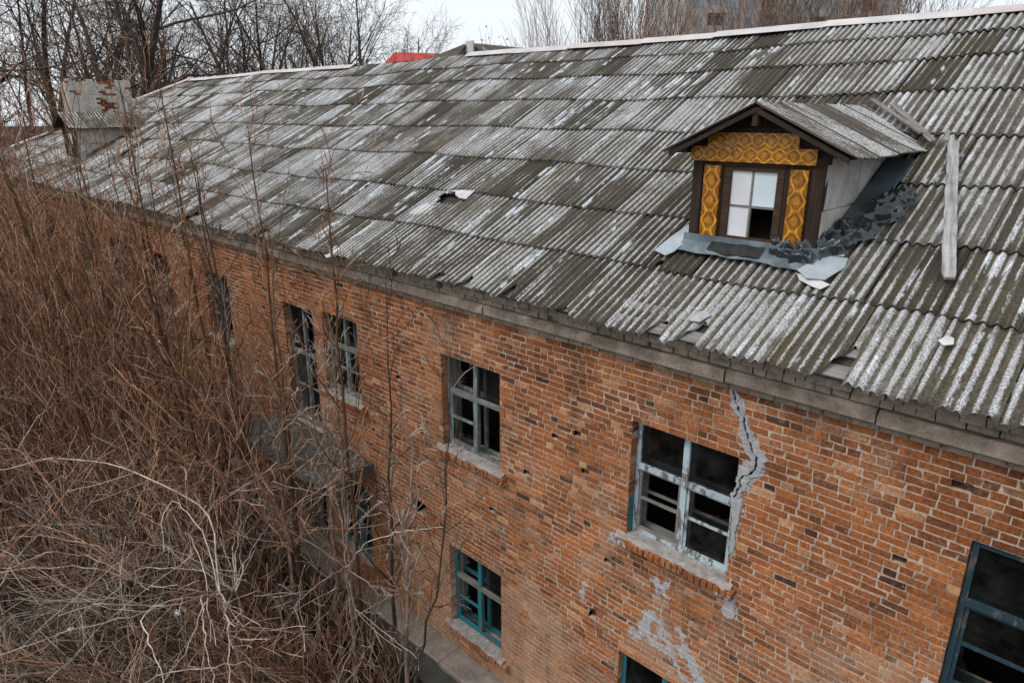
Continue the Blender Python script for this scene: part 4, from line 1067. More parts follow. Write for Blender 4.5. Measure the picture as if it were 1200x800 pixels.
# crumpled plastic sheeting along the right foot of the dormer
def tarpaulin():
    b = MB(); L, Wn = 110, 40
    path = [(-3.36, 1.74, .16), (-3.05, 1.68, .30), (-2.86, 1.82, .42), (-2.70, 2.15, .42), (-2.55, 2.55, .44), (-2.44, 2.90, .40), (-2.34, 3.12, .22)]
    P = np.array(path); tt = np.linspace(0, len(P) - 1, L)
    vs = []
    ph = rng.uniform(0, 6.28, (8,)); fx = rng.uniform(3, 14, (8,)); fy = rng.uniform(3, 12, (8,))
    for i, t in enumerate(tt):
        x = np.interp(t, range(len(P)), P[:, 0]); s = np.interp(t, range(len(P)), P[:, 1]); wd = np.interp(t, range(len(P)), P[:, 2]) * (1 + .16 * math.sin(i * .33) + .10 * math.sin(i * .77) + .06 * math.sin(i * 1.9))
        a = P[min(int(t) + 1, len(P) - 1)] - P[int(t)] if t < len(P) - 1 else P[-1] - P[-2]
        d = np.array([a[0], a[1]]); d /= np.linalg.norm(d); nn = np.array([d[1], -d[0]])
        for j in range(Wn):
            q = (j / (Wn - 1) - .5)
            xx, ss = np.array([x, s]) + nn * q * wd
            tl_ = t * 1.1; r1 = 1 - abs(mnoise.noise(Vector((tl_ * 1.5, q * 2.6 + .3 * math.sin(t * 2.2), 3.1)))) * 2.4; r2 = 1 - abs(mnoise.noise(Vector((tl_ * 4.5 + r1, q * 6, 7.7)))) * 2.4
            r = .88 * r1 + .12 * r2
            edge = min(1, (0.5 - abs(q)) * 5 + .12)
            h = .05 + (.13 * (r - .35) + .05) * edge + .004 * mnoise.noise(Vector((xx * 25, ss * 25, 1)))
            if q < 0 and xx < DX1 + .05 and ss > 1.72: h += .05
            vs.append(RP(xx, ss, max(h, .045)))
    b.add(vs, [(i * Wn + j, (i + 1) * Wn + j, (i + 1) * Wn + j + 1, i * Wn + j + 1) for i in range(L - 1) for j in range(Wn - 1)])
    o = b.build('plastic_sheeting', M['tarp'], None, True); return o
tag(tarpaulin(), 'crumpled black plastic sheeting bunched along the right foot of the dormer', 'plastic sheet')

# weathered plank lying across the sheets
def plank():
    b = MB(); n = 30; A = Vector(RP(-2.24, 4.34, .095)); B = Vector(RP(-1.515, 1.60, .10)); d = B - A; nrm = Vector((0, -SN, CS)); sd_ = d.normalized().cross(nrm)
    vs = []; puv = []
    for i in range(n + 1):
        t = i / n; c = A + d * t; wl = .06 + random.uniform(-.006, .006); wr_ = .062 + random.uniform(-.008, .008)
        if t < .05: wl -= .05; 
        if .30 < t < .40: wr_ -= .02
        if t > .93: wr_ -= random.uniform(0, .03)
        for kk, (q, hh) in enumerate(((-wl, 0), (wr_, 0), (wr_, .032), (wr_ * .3, .036), (-wl * .3, .030), (-wl, .034))):
            vs.append(tuple(c + sd_ * q + nrm * (hh + random.uniform(-.002, .002)))); puv.append((q + kk * .01, t * 2.75))
    fs = [(i * 6 + k, i * 6 + (k + 1) % 6, (i + 1) * 6 + (k + 1) % 6, (i + 1) * 6 + k) for i in range(n) for k in range(6)] + [tuple(range(6))[::-1], tuple(n * 6 + k for k in range(6))]
    b.add(vs, fs, 0, puv)
    return b.build('plank', M['palewood'])
tag(plank(), 'weathered grey plank lying on the corrugated roof right of the ornamented dormer', 'plank')
slope_strip((-2.33, 4.45), (-2.28, 4.18), .05, M['greywood'], 'splinter', .12, .02, None)
bpy.data.objects['splinter'].name = 'wood_splinter'; tag(bpy.data.objects['wood_splinter'], 'short splinter standing at the top end of the weathered plank', 'splinter')
# valley boards where the dormer roof meets the main roof
def vboard(pa, pb, w, h, label):
    o = slope_strip(pa, pb, w, M['palewood' if w > .2 else 'greyboard'], 'loose_board', h, .02, None); tag(o, label, 'board', None)
vboard((-3.22, 5.20), (-2.44, 4.24), .075, .10, 'grey loose board along the upper right edge of the dormer roof')
vboard((-3.52, 5.30), (-2.60, 4.36), .05, .13, 'thin pale lath lying beside the board on the dormer roof edge')
vboard((-27.63, 4.05), (-26.95, 2.1), .26, .11, 'pale board lying down the roof slope beside the far plain dormer')
vboard((-31.5, 6.95), (-31.05, 5.5), .26, .11, 'long board lying on the roof between the chimney and the ridge end')

# rear wing roof that rises behind the ridge
rw = MB()
X0r, Z0r = -16.46, 12.38
sheet_quad(rw, (X0r, 8.4, Z0r), (X0r, 20, Z0r), (X0r + 6.5, 20, Z0r - 3.0), (X0r + 6.5, 8.4, Z0r - 3.0), 400, 2, 100, .014)
sheet_quad(rw, (X0r - 6.5, 8.4, Z0r - 3.0), (X0r - 6.5, 20, Z0r - 3.0), (X0r, 20, Z0r), (X0r, 8.4, Z0r), 400, 2, 100, .014)
sheet_quad(rw, (X0r - 1.9, 7.6, RZ - .1), (X0r, 7.6, RZ - .1), (X0r, 8.4, Z0r), (X0r - .05, 8.4, Z0r), 20, 2, 8, .014)
rw.add([(X0r - 6.5, 8.42, 9.2), (X0r + 6.5, 8.42, 9.2), (X0r, 8.42, Z0r - .03)], [(0, 1, 2)], 0, [(0, 0)] * 3)
rw.build('wing_roof', M['roof'], bld, smooth=True)
wf = MB(); wf.box(X0r - .03, X0r + .28, 8.28, 8.33, 11.7, 12.42); wf.build('fascia_board', M['cap'], bld)

# ================================================================ trees
def norm(v): return v / (np.linalg.norm(v) + 1e-9)
def rot_about(d, ax, a):
    ax = norm(ax); return d * math.cos(a) + np.cross(ax, d) * math.sin(a) + ax * np.dot(ax, d) * (1 - math.cos(a))
def grow(out, p, d, L, r, lev, spec):
    sp = spec[lev]; n = sp['seg']; pts = [p.copy()]; dirs = [d]; gv_ = sp.get('up', 0.0)
    for i in range(n):
        d = norm(d + rng.normal(0, sp['wob'], 3) + np.array([0, 0, gv_])); p = p + d * L / n; pts.append(p.copy()); dirs.append(d)
    tap = sp.get('tap', .25); rad = np.linspace(r, max(r * tap, spec[0].get('rmin', .003)), n + 1)
    out[lev].append((np.array(pts), rad, sp['k'], sp.get('t0', 0), sp.get('t1', 0)))
    if lev + 1 < len(spec):
        m = sp['kids']; m = max(1, int(m * rng.uniform(.75, 1.25))); st = sp.get('start', .25)
        az = rng.uniform(0, 6.28)
        for q in range(m):
            t = st + (1 - st) * (q + rng.uniform(.1, .9)) / m; f = t * n; i = min(int(f), n - 1); fr = f - i
            pp = pts[i] * (1 - fr) + pts[i + 1] * fr; dd = dirs[i + 1]
            az += 2.4 + rng.uniform(-.5, .5)
            per = np.cross(dd, [0.3, 0.1, 1.0]); per = norm(per); per = rot_about(per, dd, az)
            cd_ = rot_about(dd, per, RAD(rng.uniform(*sp['ang'])))
            cl = L * sp['len'] * rng.uniform(.6, 1.2) * (1.15 - sp.get('fall', .55) * t)
            cr = max((rad[i] * (1 - fr) + rad[i + 1] * fr) * sp.get('rr', .55), spec[0].get('rmin', .003))
            grow(out, pp, cd_, cl, cr, lev + 1, spec)
def make_plant(name, stems, spec, mat, label, cat, group, ntrunk=1, names=('trunk', 'crown')):
    out = [[] for _ in spec]
    for (p, d, L, r) in stems: grow(out, np.array(p, float), norm(np.array(d, float)), L, r, 0, spec)
    root = empty(name, (0, 0, 0), 0, label, cat, group)
    tubes_mesh(names[0], [t for l in out[:ntrunk] for t in l], mat, root)
    rest = [t for l in out[ntrunk:] for t in l]
    if rest: tubes_mesh(names[1], rest, mat, root)
    return root

# --- front thicket: multi-stemmed bushes of bare whips
def bush_spec(wob=.10, kids=(13, 9), up=.05, rmin=.003, an=(14, 48)):
    return [dict(seg=9, wob=wob, kids=kids[0], ang=an, len=.42, start=.15, k=5, up=up, tap=.22, rr=.5, rmin=rmin, fall=.55, t0=0, t1=.6),
            dict(seg=6, wob=.08, kids=kids[1], ang=(16, 55), len=.55, start=.10, k=4, up=.05, tap=.45, rr=.65, fall=.45, t0=.25, t1=1),
            dict(seg=4, wob=.11, kids=0, ang=(20, 50), len=.4, k=3, up=.05, tap=.7, t0=.55, t1=1)]
def stems(n, spread, L, r, lean=(0, 0)):
    o = []
    for i in range(n):
        a = i * 6.283 / n + rng.uniform(-.4, .4); t = RAD(rng.uniform(*spread))
        o.append(((.25 * math.cos(a) * rng.uniform(.3, 1.2), .25 * math.sin(a) * rng.uniform(.3, 1.2), -.05), (math.sin(t) * math.cos(a) + lean[0], math.sin(t) * math.sin(a) + lean[1], math.cos(t)), L * rng.uniform(.7, 1.1), r * rng.uniform(.7, 1.15)))
    return o
GB = 'bare bushes crowding the front of the building'
LB = 'bare reddish bush of many thin whips in the thicket in front of the wall'
LW = (-.42, -.10)
protos = [
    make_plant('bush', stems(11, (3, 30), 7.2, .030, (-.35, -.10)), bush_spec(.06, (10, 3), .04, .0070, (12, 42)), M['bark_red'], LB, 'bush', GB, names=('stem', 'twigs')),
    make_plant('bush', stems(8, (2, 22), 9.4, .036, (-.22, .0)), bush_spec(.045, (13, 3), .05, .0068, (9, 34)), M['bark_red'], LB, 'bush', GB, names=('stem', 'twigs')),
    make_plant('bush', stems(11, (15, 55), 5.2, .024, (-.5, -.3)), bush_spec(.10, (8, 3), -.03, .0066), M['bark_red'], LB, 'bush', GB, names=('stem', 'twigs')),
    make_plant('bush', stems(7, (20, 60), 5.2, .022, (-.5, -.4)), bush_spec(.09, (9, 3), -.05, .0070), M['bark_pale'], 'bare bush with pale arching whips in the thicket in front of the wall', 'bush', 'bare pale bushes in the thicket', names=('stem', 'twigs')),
]
SPOTS = [(3, -11.0, -3.2, .95), (3, -13.0, -5.2, 1.0), (3, -9.9, -5.0, .85), (3, -15.5, -6.6, 1.0), (3, -12.0, -4.2, .9), (3, -17.5, -4.5, 1.1), (3, -10.6, -2.2, .7),
         (2, -10.0, -1.9, .7), (2, -9.6, -3.6, .75), (2, -8.9, -2.3, .55), (2, -10.6, -3.0, .8),
         (0, -18.6, -3.2, 1.05), (0, -20.6, -2.2, 1.1), (0, -20.8, -5.2, 1.1), (0, -23.5, -6.5, 1.2), (0, -24.8, -2.6, 1.1), (0, -27.5, -6.0, 1.15), (0, -33.0, -8.0, 1.3), 
         (1, -15.2, -3.6, .92), (1, -19.6, -5.0, 1.05), (1, -22.2, -3.6, 1.08), (1, -25.5, -4.2, 1.1), (1, -27.6, -2.4, 1.08), (1, -30.2, -3.6, 1.1), (1, -31.5, -1.8, 1.1), (1, -34.5, -3.0, 1.15), (1, -38.0, -3.0, 1.15), (1, -41.5, -2.5, 1.2), (1, -29.0, -6.5, 1.15), (1, -16.8, -4.8, .95), (1, -13.6, -1.2, .8), (1, -18.0, -1.4, 1.0), (0, -12.2, -1.9, .8), (0, -11.2, -1.6, .62), (2, -9.4, -1.4, .62), (2, -8.4, -1.3, .5), (3, -9.3, -2.6, .6), (3, -12.2, -1.8, .7), (3, -14.5, -3.0, .9), (2, -7.7, -1.6, .45), (1, -17.4, -2.6, 1.0), (1, -20.2, -1.4, 1.0), (1, -15.4, -2.4, .92), (1, -23.8, -1.6, 1.05), (0, -13.8, -3.0, .9), (1, -26.4, -3.2, 1.1), (3, -8.6, -2.0, .55), (2, -9.0, -1.8, .6), (3, -7.9, -1.3, .45), (2, -10.2, -1.3, .6), (0, -11.6, -2.6, .7)]
used = set()
for pi, x, y, sc in SPOTS:
    if pi not in used:
        used.add(pi); o = protos[pi]; o.location = (x, y, 0); o.rotation_euler = (0, 0, rng.uniform(-.6, .6)); o.scale = (sc,) * 3
    else:
        copy_thing(protos[pi], (x, y, 0), rng.uniform(-.6, .6), sc)

GU = 'tall undergrowth beyond the far end of the building'
for i, (x, y, sc) in enumerate([(-47, -1, 1.2), (-49, 2, 1.3), (-50, 5, 1.3), (-52, 8.5, 1.35), (-53, 11, 1.3), (-55, 14, 1.35), (-58, 17, 1.3), (-56, 3, 1.5), (-60, 8, 1.5), (-62, 13, 1.5), (-60, -3, 1.5), (-66, 2, 1.6), (-68, 18, 1.5), (-52, -5, 1.4), (-46, -4.5, 1.25)]):
    o = copy_thing(protos[1], (x, y, 0), rng.uniform(0, 6.28), sc, 'tall bare brown bush in the undergrowth beyond the hip end of the roof'); o['group'] = GU

# --- individual saplings in front of the wall
def poly_tree(name, pts, r0, r1, kids, klen, mat, label, cat='tree', ang=(25, 55), lev2=5, start=.3, up=.05, twr=.5, group=None):
    pts = np.array(pts, float); n = 14
    tt = np.linspace(0, len(pts) - 1, n); P = np.stack([np.interp(tt, range(len(pts)), pts[:, k]) for k in range(3)], 1)
    P[1:-1] += rng.normal(0, .02, (n - 2, 3))
    root = empty(name, tuple(pts[0]), 0, label, cat, group); P0 = P - pts[0]
    rad = np.linspace(r0, r1, n)
    tubes_mesh('trunk', [(P0, rad, 7, 0, .3)], mat, root)
    spec = [dict(rmin=.0052, seg=7, wob=.13, kids=lev2, ang=(22, 55), len=.42, start=.15, k=4, up=up, tap=.3, rr=.6, t0=.3, t1=.9, fall=.5), dict(seg=4, wob=.16, kids=3, ang=(20, 50), len=.45, start=.2, k=3, up=.03, tap=.6, t0=.6, t1=1), dict(seg=3, wob=.15, kids=0, ang=(20, 50), len=.4, k=3, tap=.6, t0=.8, t1=1)]
    out = [[], [], []]; az = rng.uniform(0, 6)
    for q in range(kids):
        f = (start + (1 - start) * (q + rng.uniform(.1, .9)) / kids) * (n - 1); i = min(int(f), n - 2); fr = f - i
        pp = P0[i] * (1 - fr) + P0[i + 1] * fr; dd = norm(P0[i + 1] - P0[i]); az += 2.4 + rng.uniform(-.4, .4)
        per = norm(np.cross(dd, [.3, .1, 1.])); per = rot_about(per, dd, az); c = rot_about(dd, per, RAD(rng.uniform(*ang)))
        grow(out, pp, c, klen * rng.uniform(.6, 1.2) * (1.15 - .6 * f / n), max(.0055, rad[i] * twr), 0, spec)
    tubes_mesh('crown', [t for l in out for t in l], mat, root)
    return root
poly_tree('tree', [(-10.4, -2.3, 0), (-10.75, -2.3, 1.3), (-11.6, -2.4, 3.0), (-12.35, -2.6, 4.84), (-12.7, -2.7, 6.8), (-13.0, -2.8, 8.7)], .10, .014, 16, 2.6, M['bark_red'],
          'leaning brown tree with the thickest trunk in the thicket, in front of the porch canopy')
poly_tree('sapling', [(-8.55, -1.0, 0), (-8.4, -1.05, 2.5), (-8.15, -1.1, 5.2), (-7.85, -1.2, 8.2)], .045, .006, 22, 1.5, M['bark_dark'], 'straight thin sapling standing between the porch and the second window', 'sapling', (20, 45), 4)
poly_tree('sapling', [(-8.2, -.95, 0), (-7.9, -.95, 1.3), (-7.2, -1.0, 3.2), (-6.9, -1.0, 5.2), (-6.75, -1.0, 7.3)], .030, .005, 14, 1.3, M['bark_dark'], 'thin sapling that leans right and then rises past the second window', 'sapling', (20, 45), 4)
poly_tree('sapling', [(-12.2, -1.5, 0), (-12.4, -1.5, 3), (-12.5, -1.6, 6), (-12.6, -1.7, 9.6)], .06, .008, 22, 1.9, M['bark_dark'], 'tall dark sapling in front of the balcony door', 'sapling', (18, 42), 5)
poly_tree('sapling', [(-10.9, -1.6, 0), (-11.0, -1.6, 2.5), (-10.7, -1.7, 4.6), (-9.9, -1.8, 6.4)], .05, .007, 14, 1.8, M['bark_pale'], 'pale forked sapling reaching right across the porch canopy', 'sapling', (30, 60), 5)
poly_tree('tree', [(-18.0, -3.0, 0), (-18.6, -3.0, 4), (-19.5, -3.1, 8), (-20.5, -3.3, 11.5)], .09, .012, 24, 2.8, M['bark_red'], 'slender reddish tree rising over the left end of the eave')
poly_tree('tree', [(-22.5, -4.2, 0), (-22.8, -4.2, 5), (-23.6, -4.2, 9), (-24.0, -4.4, 12.8)], .10, .012, 24, 3.0, M['bark_pale'], 'pale grey slender tree at the left edge, left of the far dormer')
poly_tree('tree', [(-29, -5.5, 0), (-29.5, -5.4, 5), (-30.2, -5.4, 10), (-30.4, -5.6, 14)], .13, .015, 26, 3.6, M['bark_pale'], 'tall pale whippy tree against the left edge of the picture')
poly_tree('tree', [(-25.5, -1.8, 0), (-25.8, -1.8, 5), (-26.6, -1.9, 9), (-26.9, -2.0, 12.0)], .08, .010, 24, 2.6, M['bark_red'], 'slender reddish tree in front of the far plain dormer')
poly_tree('sapling', [(-15.3, -1.8, 0), (-15.4, -1.8, 4), (-15.2, -1.9, 7), (-15.0, -2.0, 10.2)], .05, .006, 22, 2.0, M['bark_red'], 'thin reddish sapling reaching over the eave above the balcony door', 'sapling', (18, 40), 5)

def limb_shrub(name, base, node, limbs, r, mat, label, cat, r0=.05, kl=1.1, kids=7):
    base = np.array(base, float); root = empty(name, tuple(base), 0, label, cat)
    def smooth(P, n=16):
        P = np.array(P, float); d = np.r_[0, np.cumsum(np.linalg.norm(np.diff(P, axis=0), axis=1))]; t = np.linspace(0, d[-1], n)
        Q = np.stack([np.interp(t, d, P[:, k]) for k in range(3)], 1)
        for _ in range(1): Q[1:-1] = (Q[:-2] + 2 * Q[1:-1] + Q[2:]) / 4
        Q[1:-1] += rng.normal(0, .013, (n - 2, 3)); return Q
    st = smooth([base, base * .5 + np.array(node) * .5 + np.array([.08, .05, 0]), node]) - base
    tubes_mesh('stem', [(st, np.linspace(r0, r * 1.25, 16), 7, 0, .2)], mat, root)
    tb = []; out = [[], []]
    sp = [dict(rmin=.004, seg=6, wob=.09, kids=4, ang=(18, 50), len=.5, start=.2, k=4, up=.03, tap=.4, rr=.6, t0=.4, t1=1, fall=.5), dict(seg=4, wob=.1, kids=0, ang=(20, 50), len=.4, k=3, tap=.6, t0=.7, t1=1)]
    for L in limbs:
        Q = smooth(L, 20) - base; rad = np.linspace(r, r * .38, 20); tb.append((Q, rad, 6, .5, .9))
        for q in range(kids):
            i = int(rng.integers(4, 19)); dd = norm(Q[i] - Q[i - 1]); per = norm(rng.normal(0, 1, 3)); c = norm(rot_about(dd, np.cross(dd, per), RAD(rng.uniform(22, 55))))
            grow(out, Q[i], c, kl * rng.uniform(.5, 1.2), max(.004, rad[i] * .5), 0, sp)
    tubes_mesh('branches', tb + out[0] + out[1], mat, root)
N0 = (-8.74, -3.75, 3.8)
limb_shrub('arching_shrub', (-9.6, -3.3, 0), N0, [
    [N0, (-8.7, -4.39, 4.2), (-8.82, -4.96, 4.4), (-9.19, -5.63, 4.4), (-9.83, -6.27, 4.2)], [N0, (-8.47, -4.98, 4.3), (-8.76, -5.75, 4.3), (-9.3, -6.4, 4.0)],
    [N0, (-8.4, -4.5, 4.3), (-8.24, -4.89, 4.4), (-7.41, -5.04, 4.5), (-6.72, -5.13, 4.2)], [N0, (-8.17, -4.2, 4.3), (-7.37, -4.46, 4.4), (-6.35, -4.78, 4.2)], [N0, (-7.56, -4.11, 4.2), (-6.74, -4.45, 4.3), (-6.41, -4.7, 4.1)],
    [N0, (-9.57, -3.38, 4.6), (-10.11, -3.8, 5.0), (-11.15, -4.22, 5.2), (-12.22, -4.79, 5.1), (-13.04, -5.49, 4.8)], [N0, (-9.4, -3.6, 4.4), (-10.24, -3.69, 4.7), (-10.04, -3.95, 4.6), (-9.72, -4.1, 4.2)]],
    .0125, M['bark_pale'], 'arching shrub with the palest long branches fanning out low at the lower left', 'shrub')
N1 = (-8.593, -1.8, 3.276)
limb_shrub('arching_shrub', (-8.9, -1.7, 0), N1, [
    [N1, (-9.4, -2.0, 3.5), (-10.3, -2.2, 3.1), (-11.6, -2.5, 2.2)], [N1, (-7.95, -2.1, 3.2), (-7.6, -2.15, 2.5), (-8.1, -2.2, 1.4)], [N1, (-7.912, -1.7, 3.2), (-7.8, -1.7, 3.0), (-8.2, -1.7, 2.1)],
    [N1, (-7.9, -1.8, 4.1), (-7.128, -1.7, 4.6), (-6.3, -1.6, 5.0)], [N1, (-8.9, -1.6, 3.9), (-9.4, -1.5, 4.4)], [N1, (-8.2, -2.4, 3.6), (-8.2, -3.0, 3.4)]],
    .012, M['bark_pale'], 'crooked shrub with angular bent branches low in front of the ledge', 'shrub', .035, .9, 6)
N2 = (-9.9, -2.0, 3.0)
limb_shrub('arching_shrub', (-10.0, -1.9, 0), N2, [[N2, (-9.3, -1.8, 4.3), (-8.6, -1.6, 5.6)], [N2, (-10.5, -2.1, 4.2), (-11.2, -2.3, 5.6)], [N2, (-10.1, -2.4, 4.5), (-10.6, -2.8, 6.0)], [N2, (-9.4, -2.3, 3.9), (-8.6, -2.5, 4.6)], [N2, (-10.9, -2.2, 3.6), (-12.0, -2.6, 4.4)]],
    .016, M['bark_red'], 'reddish shrub forking low in front of the porch canopy corner', 'shrub', .045, 1.4, 9)

DESC = ['reddish shrub with whips arching over from a low fork, beside the pale fanning shrub', 'brown arching shrub at the bottom edge of the picture', 'pale arching shrub at the left edge, half way up the thicket',
        'pale arching shrub in front of the cable', 'brown arching shrub in the middle of the lower thicket', 'reddish arching shrub left of the porch canopy', 'pale arching shrub at the lower left corner', 'brown arching shrub deep in the left of the thicket', 'pale arching shrub just below the thickest leaning trunk', 'reddish arching shrub near the left edge under the slender trees']
for i, (x, y, z, m, r) in enumerate([(-10.8, -4.3, 3.2, 'bark_red', 1.0), (-9.2, -4.9, 2.6, 'bark_red', .9), (-15.5, -4.8, 4.0, 'bark_pale', 1.3), (-11.6, -3.2, 3.0, 'bark_pale', 1.1), (-12.8, -4.6, 3.6, 'bark_red', 1.2), (-13.6, -2.8, 4.2, 'bark_red', 1.2),
                                    (-12.2, -6.0, 3.0, 'bark_pale', 1.1), (-17.0, -5.6, 4.2, 'bark_red', 1.4), (-10.2, -3.0, 2.6, 'bark_pale', .9), (-15.2, -6.6, 4.4, 'bark_red', 1.3)]):
    N_ = np.array([x, y, z]); limbs = []
    for q in range(8):
        a = rng.uniform(math.pi * .55, math.pi * 1.75) if q < 6 else rng.uniform(0, 6.28); d = np.array([math.cos(a), math.sin(a), 0]); L = rng.uniform(.8, 1.25) * r; k = rng.uniform(.2, .6)
        limbs.append([N_, N_ + d * .5 * L + [0, 0, k * L], N_ + d * 1.3 * L + rng.normal(0, .12, 3) + [0, 0, k * 1.4 * L], N_ + d * 2.2 * L + rng.normal(0, .2, 3) + [0, 0, k * .9 * L], N_ + d * 2.9 * L + rng.normal(0, .25, 3) + [0, 0, k * .1 * L]])
    limb_shrub('arching_shrub', (x + .2, y + .1, 0), N_, limbs, .0135 if 'pale' in m else .011, M[m], DESC[i], 'shrub', .035, 1.2, 8)
SAP = [(-11.4, -1.2, 8.6, .3), (-12.9, -1.4, 9.6, -.3), (-14.0, -1.3, 9.2, -.5), (-16.6, -1.6, 9.8, -.6), (-18.8, -1.8, 10.2, -.4), (-21.2, -2.2, 10.6, -.5), (-9.7, -1.1, 7.0, .2), (-23.5, -2.6, 11.0, -.7), (-10.5, -1.0, 6.4, .5), (-27.8, -3.0, 11.5, -.6), (-9.1, -1.3, 9.6, .2), (-11.0, -1.4, 10.2, .1), (-13.4, -1.6, 11.0, -.3), (-15.0, -1.8, 11.2, -.2), (-8.0, -1.2, 6.0, .6), (-12.2, -2.6, 9.4, .2), (-17.6, -2.0, 11.6, -.5)]
SL = ['thin sapling crossing the window right of the balcony door', 'thin sapling just left of the balcony door, reaching over the eave', 'thin twiggy sapling left of the balcony door, second from it', 'thin twiggy sapling under the left half of the eave, with its top over the roof', 'slender sapling overlapping the roof edge left of the middle',
      'slender sapling overlapping the roof edge, right of the far dormer', 'low sapling between the porch canopy and the straight thin sapling', 'slender whippy sapling in front of the roof below the far dormer', 'short crooked sapling at the right corner of the porch canopy', 'slender sapling left of the far dormer, with its top against the roof', 'slender sapling reaching over the eave between the pair of windows and the next one', 'slender sapling in front of the window pair, its top over the roof', 'tall twiggy sapling with its tip high over the roof left of the pair of windows',
      'tall twiggy sapling with its tip over the roof, left of the balcony door', 'low bent sapling below the second window from the crack', 'twiggy sapling standing out in front of the porch canopy', 'tallest whip over the left part of the roof']
for (x, y, h, dx), lab in zip(SAP, SL):
    poly_tree('sapling', [(x, y, 0), (x + dx * .25, y, h * .35), (x + dx * .7, y - .05, h * .7), (x + dx * 1.2, y - .1, h)], .045, .008, 20, h * .20, M['bark_red' if h > 7.5 else 'bark_pale'], lab, 'sapling', (12, 38), 4, .25, .06)

# --- trees beyond the building
def tree_spec(seg0=10, wob=.07, kids=(11, 8, 6), ang=(28, 60), ln=.5, up=.03, rmin=.010, start=.3):
    return [dict(seg=seg0, wob=wob, kids=kids[0], ang=ang, len=ln, start=start, k=7, up=up, tap=.2, rr=.5, rmin=rmin, fall=.5, t0=0, t1=.2),
            dict(seg=7, wob=.14, kids=kids[1], ang=(25, 60), len=.5, start=.2, k=5, up=.04, tap=.25, rr=.55, fall=.5, t0=.1, t1=.5),
            dict(seg=5, wob=.17, kids=kids[2], ang=(25, 60), len=.5, start=.15, k=3, up=.04, tap=.4, rr=.6, fall=.4, t0=.4, t1=.9),
            dict(seg=4, wob=.18, kids=0, ang=(20, 50), len=.5, k=3, up=.03, tap=.7, t0=.8, t1=1)]
def broom_spec(rmin=.012):
    return [dict(seg=9, wob=.035, kids=16, ang=(12, 30), len=.42, start=.15, k=5, up=.05, tap=.2, rr=.5, rmin=rmin, fall=.55, t0=0, t1=.6),
            dict(seg=6, wob=.07, kids=9, ang=(12, 32), len=.45, start=.15, k=3, up=.08, tap=.35, rr=.6, fall=.5, t0=.3, t1=1),
            dict(seg=4, wob=.09, kids=0, ang=(15, 35), len=.4, k=3, up=.08, tap=.6, t0=.7, t1=1)]
GT = 'bare trees standing behind the roof'
TA = make_plant('bare_tree', [((0, 0, -.2), (.05, 0, 1), 23, .42), ((.4, 0, -.2), (.28, .1, 1), 20, .30)], tree_spec(), M['bark_dark'], 'massive dark forked bare tree with the thickest trunk, behind the chimney', 'tree', GT, 1)
TA.location = (-50.5, 7.2, 0)
TB = make_plant('bare_tree', [((0, 0, -.2), (.02, .03, 1), 24, .26)], tree_spec(11, .05, (13, 7, 6), (25, 50), .33), M['bark_dark'], 'straight dark trunk rising right behind the chimney', 'tree', GT, 1)
TB.location = (-52.6, 11.0, 0)
TC = make_plant('bare_tree', [((0, 0, -.2), (-.1, 0, 1), 19, .30), ((.3, .2, -.2), (.2, .1, 1), 18, .24), ((-.2, .3, -.2), (-.28, -.1, 1), 17, .20)], tree_spec(10, .10, (10, 8, 6), (30, 65), .5), M['bark_dark'], 'wide many stemmed dark tree behind the left end of the ridge', 'tree', GT, 1)
TC.location = (-55.6, 20.7, 0)
def at_px(u, d): ...
BK = [  # proto, x, y, rz, scale, label
    (TB, -55.6, 15.2, 1.1, 1.0, 'slim dark trunk just left of where the ridge begins'), (TC, -56.5, 14.0, 2.2, .9, 'crooked dark tree between the chimney and the ridge'),
    (TC, -50.7, 25.4, 4.1, 1.05, 'dark spreading tree above the long pale ridge caps left of the red roof'), (TB, -47.0, 25.0, 2.9, .80, 'slim bare tree just left of the red roof'),
    (TA, -60.0, 26.0, 3.3, .95, 'big forked tree behind the left part of the ridge'), (TB, -44.4, 27.6, 4.4, .62, 'low slim bare tree in front of the red roof'),
    (TA, -58.0, 4.0, 5.0, 1.0, 'big dark tree at the upper left corner, nearer the edge'), (TC, -66.0, 8.0, .6, 1.2, 'broad dark tree filling the gap behind the chimney, farthest left'),
    (TC, -75.0, 26.0, 1.6, 1.2, 'far broad tree seen between the trunks over the ridge end'), (TC, -70.0, 40.0, 2.7, 1.1, 'far broad tree seen left of the leaning trunk'),
    (TB, -53.6, 2.0, .4, .95, 'slim dark tree at the left edge behind the hip roof'), (TC, -62.0, -2.0, 3.9, 1.1, 'broad dark tree at the far left edge of the picture'),
    (TA, -80.0, 12.0, 2.0, 1.1, 'far massive tree behind the chimney'), (TC, -64.0, 17.0, 5.2, 1.0, 'crooked tree behind the slim trunks over the ridge end'),
]
GF = 'far bare trees filling the gaps between the trunks behind the roof'
LF = 'far bare tree seen only as a brown veil between the nearer trunks behind the roof'
for i, (x, y) in enumerate([(-92, 4), (-96, 20), (-90, 34), (-84, 46), (-100, -6), (-88, -10), (-110, 12), (-112, 34), (-98, 56), (-80, 58), (-74, -4), (-84, 20), (-78, 34), (-120, -2), (-118, 60)]):
    o = copy_thing((TC, TA, TB)[i % 3], (x, y, 0), i * 1.7, 1.15, LF); o['group'] = GF
for pr, x, y, rz, sc, lab in BK: copy_thing(pr, (x, y, 0), rz, sc, lab)
GP = 'upright bare poplars behind the ridge'
LP = 'bare upright poplar with brown feathery twigs in the row behind the ridge'
PA = make_plant('poplar', [((.3 * math.cos(i), .3 * math.sin(i * 1.7), -.2), (rng.normal(0, .10), rng.normal(0, .10), 1), 21 * rng.uniform(.7, 1.05), .075) for i in range(7)], broom_spec(.012), M['bark_grey'], LP, 'tree', GP)
